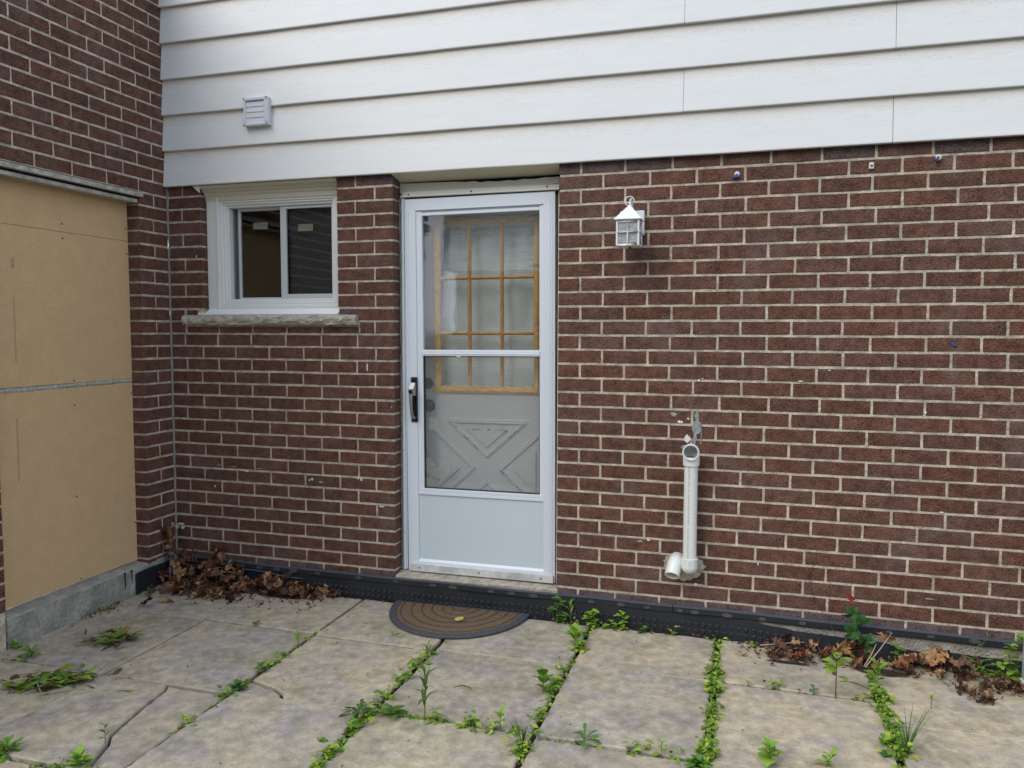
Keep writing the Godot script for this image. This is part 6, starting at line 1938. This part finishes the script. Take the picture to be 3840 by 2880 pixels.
	put(leaf_mesh(0.085, blade_profile(3), -0.1, 0.1, Color(0.12, 0.21, 0.06), Color(0.12, 0.21, 0.06)), "leaf", M.green, sk, Transform3D(Basis.IDENTITY, V(0.015, 0.003, 0)))
	var lg := thing("pulled_weeds", "long curling pale dandelion stalk over the left joint", "pulled weeds", V(-1.69, 0.006, 1.325))
	st = mb()
	tube(st, [V(-0.11, 0.006, 0.03), V(-0.075, 0.02, -0.004), V(-0.04, 0.012, 0.02), V(0.0, 0.006, 0.045), V(0.05, 0.006, 0.0), V(0.12, 0.004, -0.04)], [0.002, 0.0024, 0.0024, 0.0024, 0.002, 0.0012], 6)
	obj(st, "stem", mat(lin(0.33, 0.36, 0.17), 0.6), lg)

# ------------------------------------------------------------------ the yard behind the viewer, seen in the glass
func build_yard() -> void:
	var h := thing("house", "white clapboard house across the yard, mirrored in the storm door", "house", V(0, 0, 13))
	var st := mb()
	for k in 16:
		var y := 2.78 + k * 0.19
		extrude_x(st, PackedVector2Array([Vector2(0.0, y), Vector2(0.0, y + 0.189), Vector2(-0.002, y + 0.189), Vector2(-0.028, y + 0.004), Vector2(-0.026, y)]), -5.8, 9.0)
	obj(st, "wall", M.vinyl, h)
	box("lower_wall", M.far_brick, h, -5.6, 9.0, -0.05, 2.78, 0.15, 4.0)
	box("core", M.far_brick, h, -5.78, 9.0, 2.78, 5.8, 0.001, 4.0)
	st = mb()
	extrude_x(st, PackedVector2Array([Vector2(-0.5, 5.75), Vector2(2.0, 7.6), Vector2(4.5, 5.75)]), -6.2, 9.4)
	obj(st, "roof", M.shingle, h)
	var crown := leaf_mesh(0.16, blade_profile(0), -0.5, 0.3, Color(1, 1, 1), Color(1, 1, 1))
	for s in [[V(-9.0, 0, 10.5), 3.6, 3.6, "broad dark green tree left of the house across the yard"], [V(-14.5, 0, 8.0), 4.0, 4.2, "taller dark green tree at the far left of the yard"]]:
		var t := thing("tree", s[3], "tree", s[0])
		st = mb()
		tube(st, [V(0, -0.1, 0), V(0.1, 1.2, 0), V(0, 2.6, 0.1), V(0.2, 4.2, 0)], [0.22, 0.18, 0.14, 0.05], 9)
		for k in 5: tube(st, [V(0, 1.6 + 0.4 * k, 0), V(cos(k * 1.3) * 1.2, 2.6 + 0.4 * k, sin(k * 1.3) * 1.2)], [0.08, 0.03], 6)
		obj(st, "trunk", M.bark, t)
		var mm := MultiMesh.new()
		mm.transform_format = MultiMesh.TRANSFORM_3D
		mm.use_colors = true
		mm.mesh = crown
		mm.instance_count = 9000
		for i in 9000:
			var d := V(rng.randfn(), rng.randfn(), rng.randfn()).normalized() * pow(rng.randf(), 0.4)
			var p := V(d.x * s[1], 3.4 + d.y * s[2] * 0.85, d.z * s[1])
			if p.y < 0.3: p.y = 0.3 + rf(0, 1)
			mm.set_instance_transform(i, Transform3D(Basis.from_euler(V(rf(0, TAU), rf(0, TAU), rf(0, TAU))).scaled(Vector3.ONE * rf(0.7, 1.6)), p))
			mm.set_instance_color(i, Color(0.045, 0.085, 0.025) * rf(0.6, 1.5))
		var o := MultiMeshInstance3D.new()
		o.name = "crown"
		o.multimesh = mm
		o.material_override = M.green
		t.add_child(o)
		tag(o, "", "", "", "stuff")

# ------------------------------------------------------------------
func _ready() -> void:
	rng.seed = 20240607
	var cam := Camera3D.new()
	cam.name = "camera"
	cam.keep_aspect = Camera3D.KEEP_HEIGHT
	cam.fov = 52.36
	cam.near = 0.05
	cam.far = 200.0
	cam.position = V(0.8591, 1.3983, 3.6282)
	cam.rotation_order = EULER_ORDER_YXZ
	cam.rotation = V(-0.06784, 0.29123, 0.00257)
	add_child(cam)
	var sky_m := ProceduralSkyMaterial.new()
	sky_m.sky_top_color = Color(0.85, 0.905, 0.985)
	sky_m.sky_horizon_color = Color(0.88, 0.915, 0.965)
	sky_m.ground_horizon_color = Color(0.55, 0.56, 0.50)
	sky_m.ground_bottom_color = Color(0.30, 0.31, 0.26)
	sky_m.sky_curve = 0.2
	sky_m.sun_angle_max = 1.0
	sky_m.energy_multiplier = 1.0
	var sky := Sky.new()
	sky.sky_material = sky_m
	var env := Environment.new()
	env.background_mode = Environment.BG_SKY
	env.sky = sky
	env.ambient_light_source = Environment.AMBIENT_SOURCE_SKY
	env.tonemap_mode = Environment.TONE_MAPPER_LINEAR
	env.tonemap_exposure = 1.29
	env.sdfgi_enabled = true
	env.ssao_enabled = true
	env.ssil_enabled = true
	var we := WorldEnvironment.new()
	we.name = "environment"
	we.environment = env
	add_child(we)
	var sun := DirectionalLight3D.new()
	sun.name = "sun"
	sun.light_energy = 0.5
	sun.light_color = Color(1.0, 0.98, 0.95)
	sun.light_angular_distance = 40.0
	sun.shadow_enabled = true
	sun.sky_mode = DirectionalLight3D.SKY_MODE_LIGHT_ONLY
	add_child(sun)
	sun.look_at_from_position(V(-0.42, 0.70, 0.60) * 5.0, Vector3.ZERO)
	make_materials()
	build_patio()
	build_right_wall()
	build_left_wall()
	build_wing()
	build_siding()
	build_curb()
	build_boards()
	build_window()
	build_door()
	build_membrane()
	build_vent()
	build_lantern()
	build_pipe()
	build_small_fittings()
	build_mat()
	build_leaves()
	build_weeds()
	build_yard()
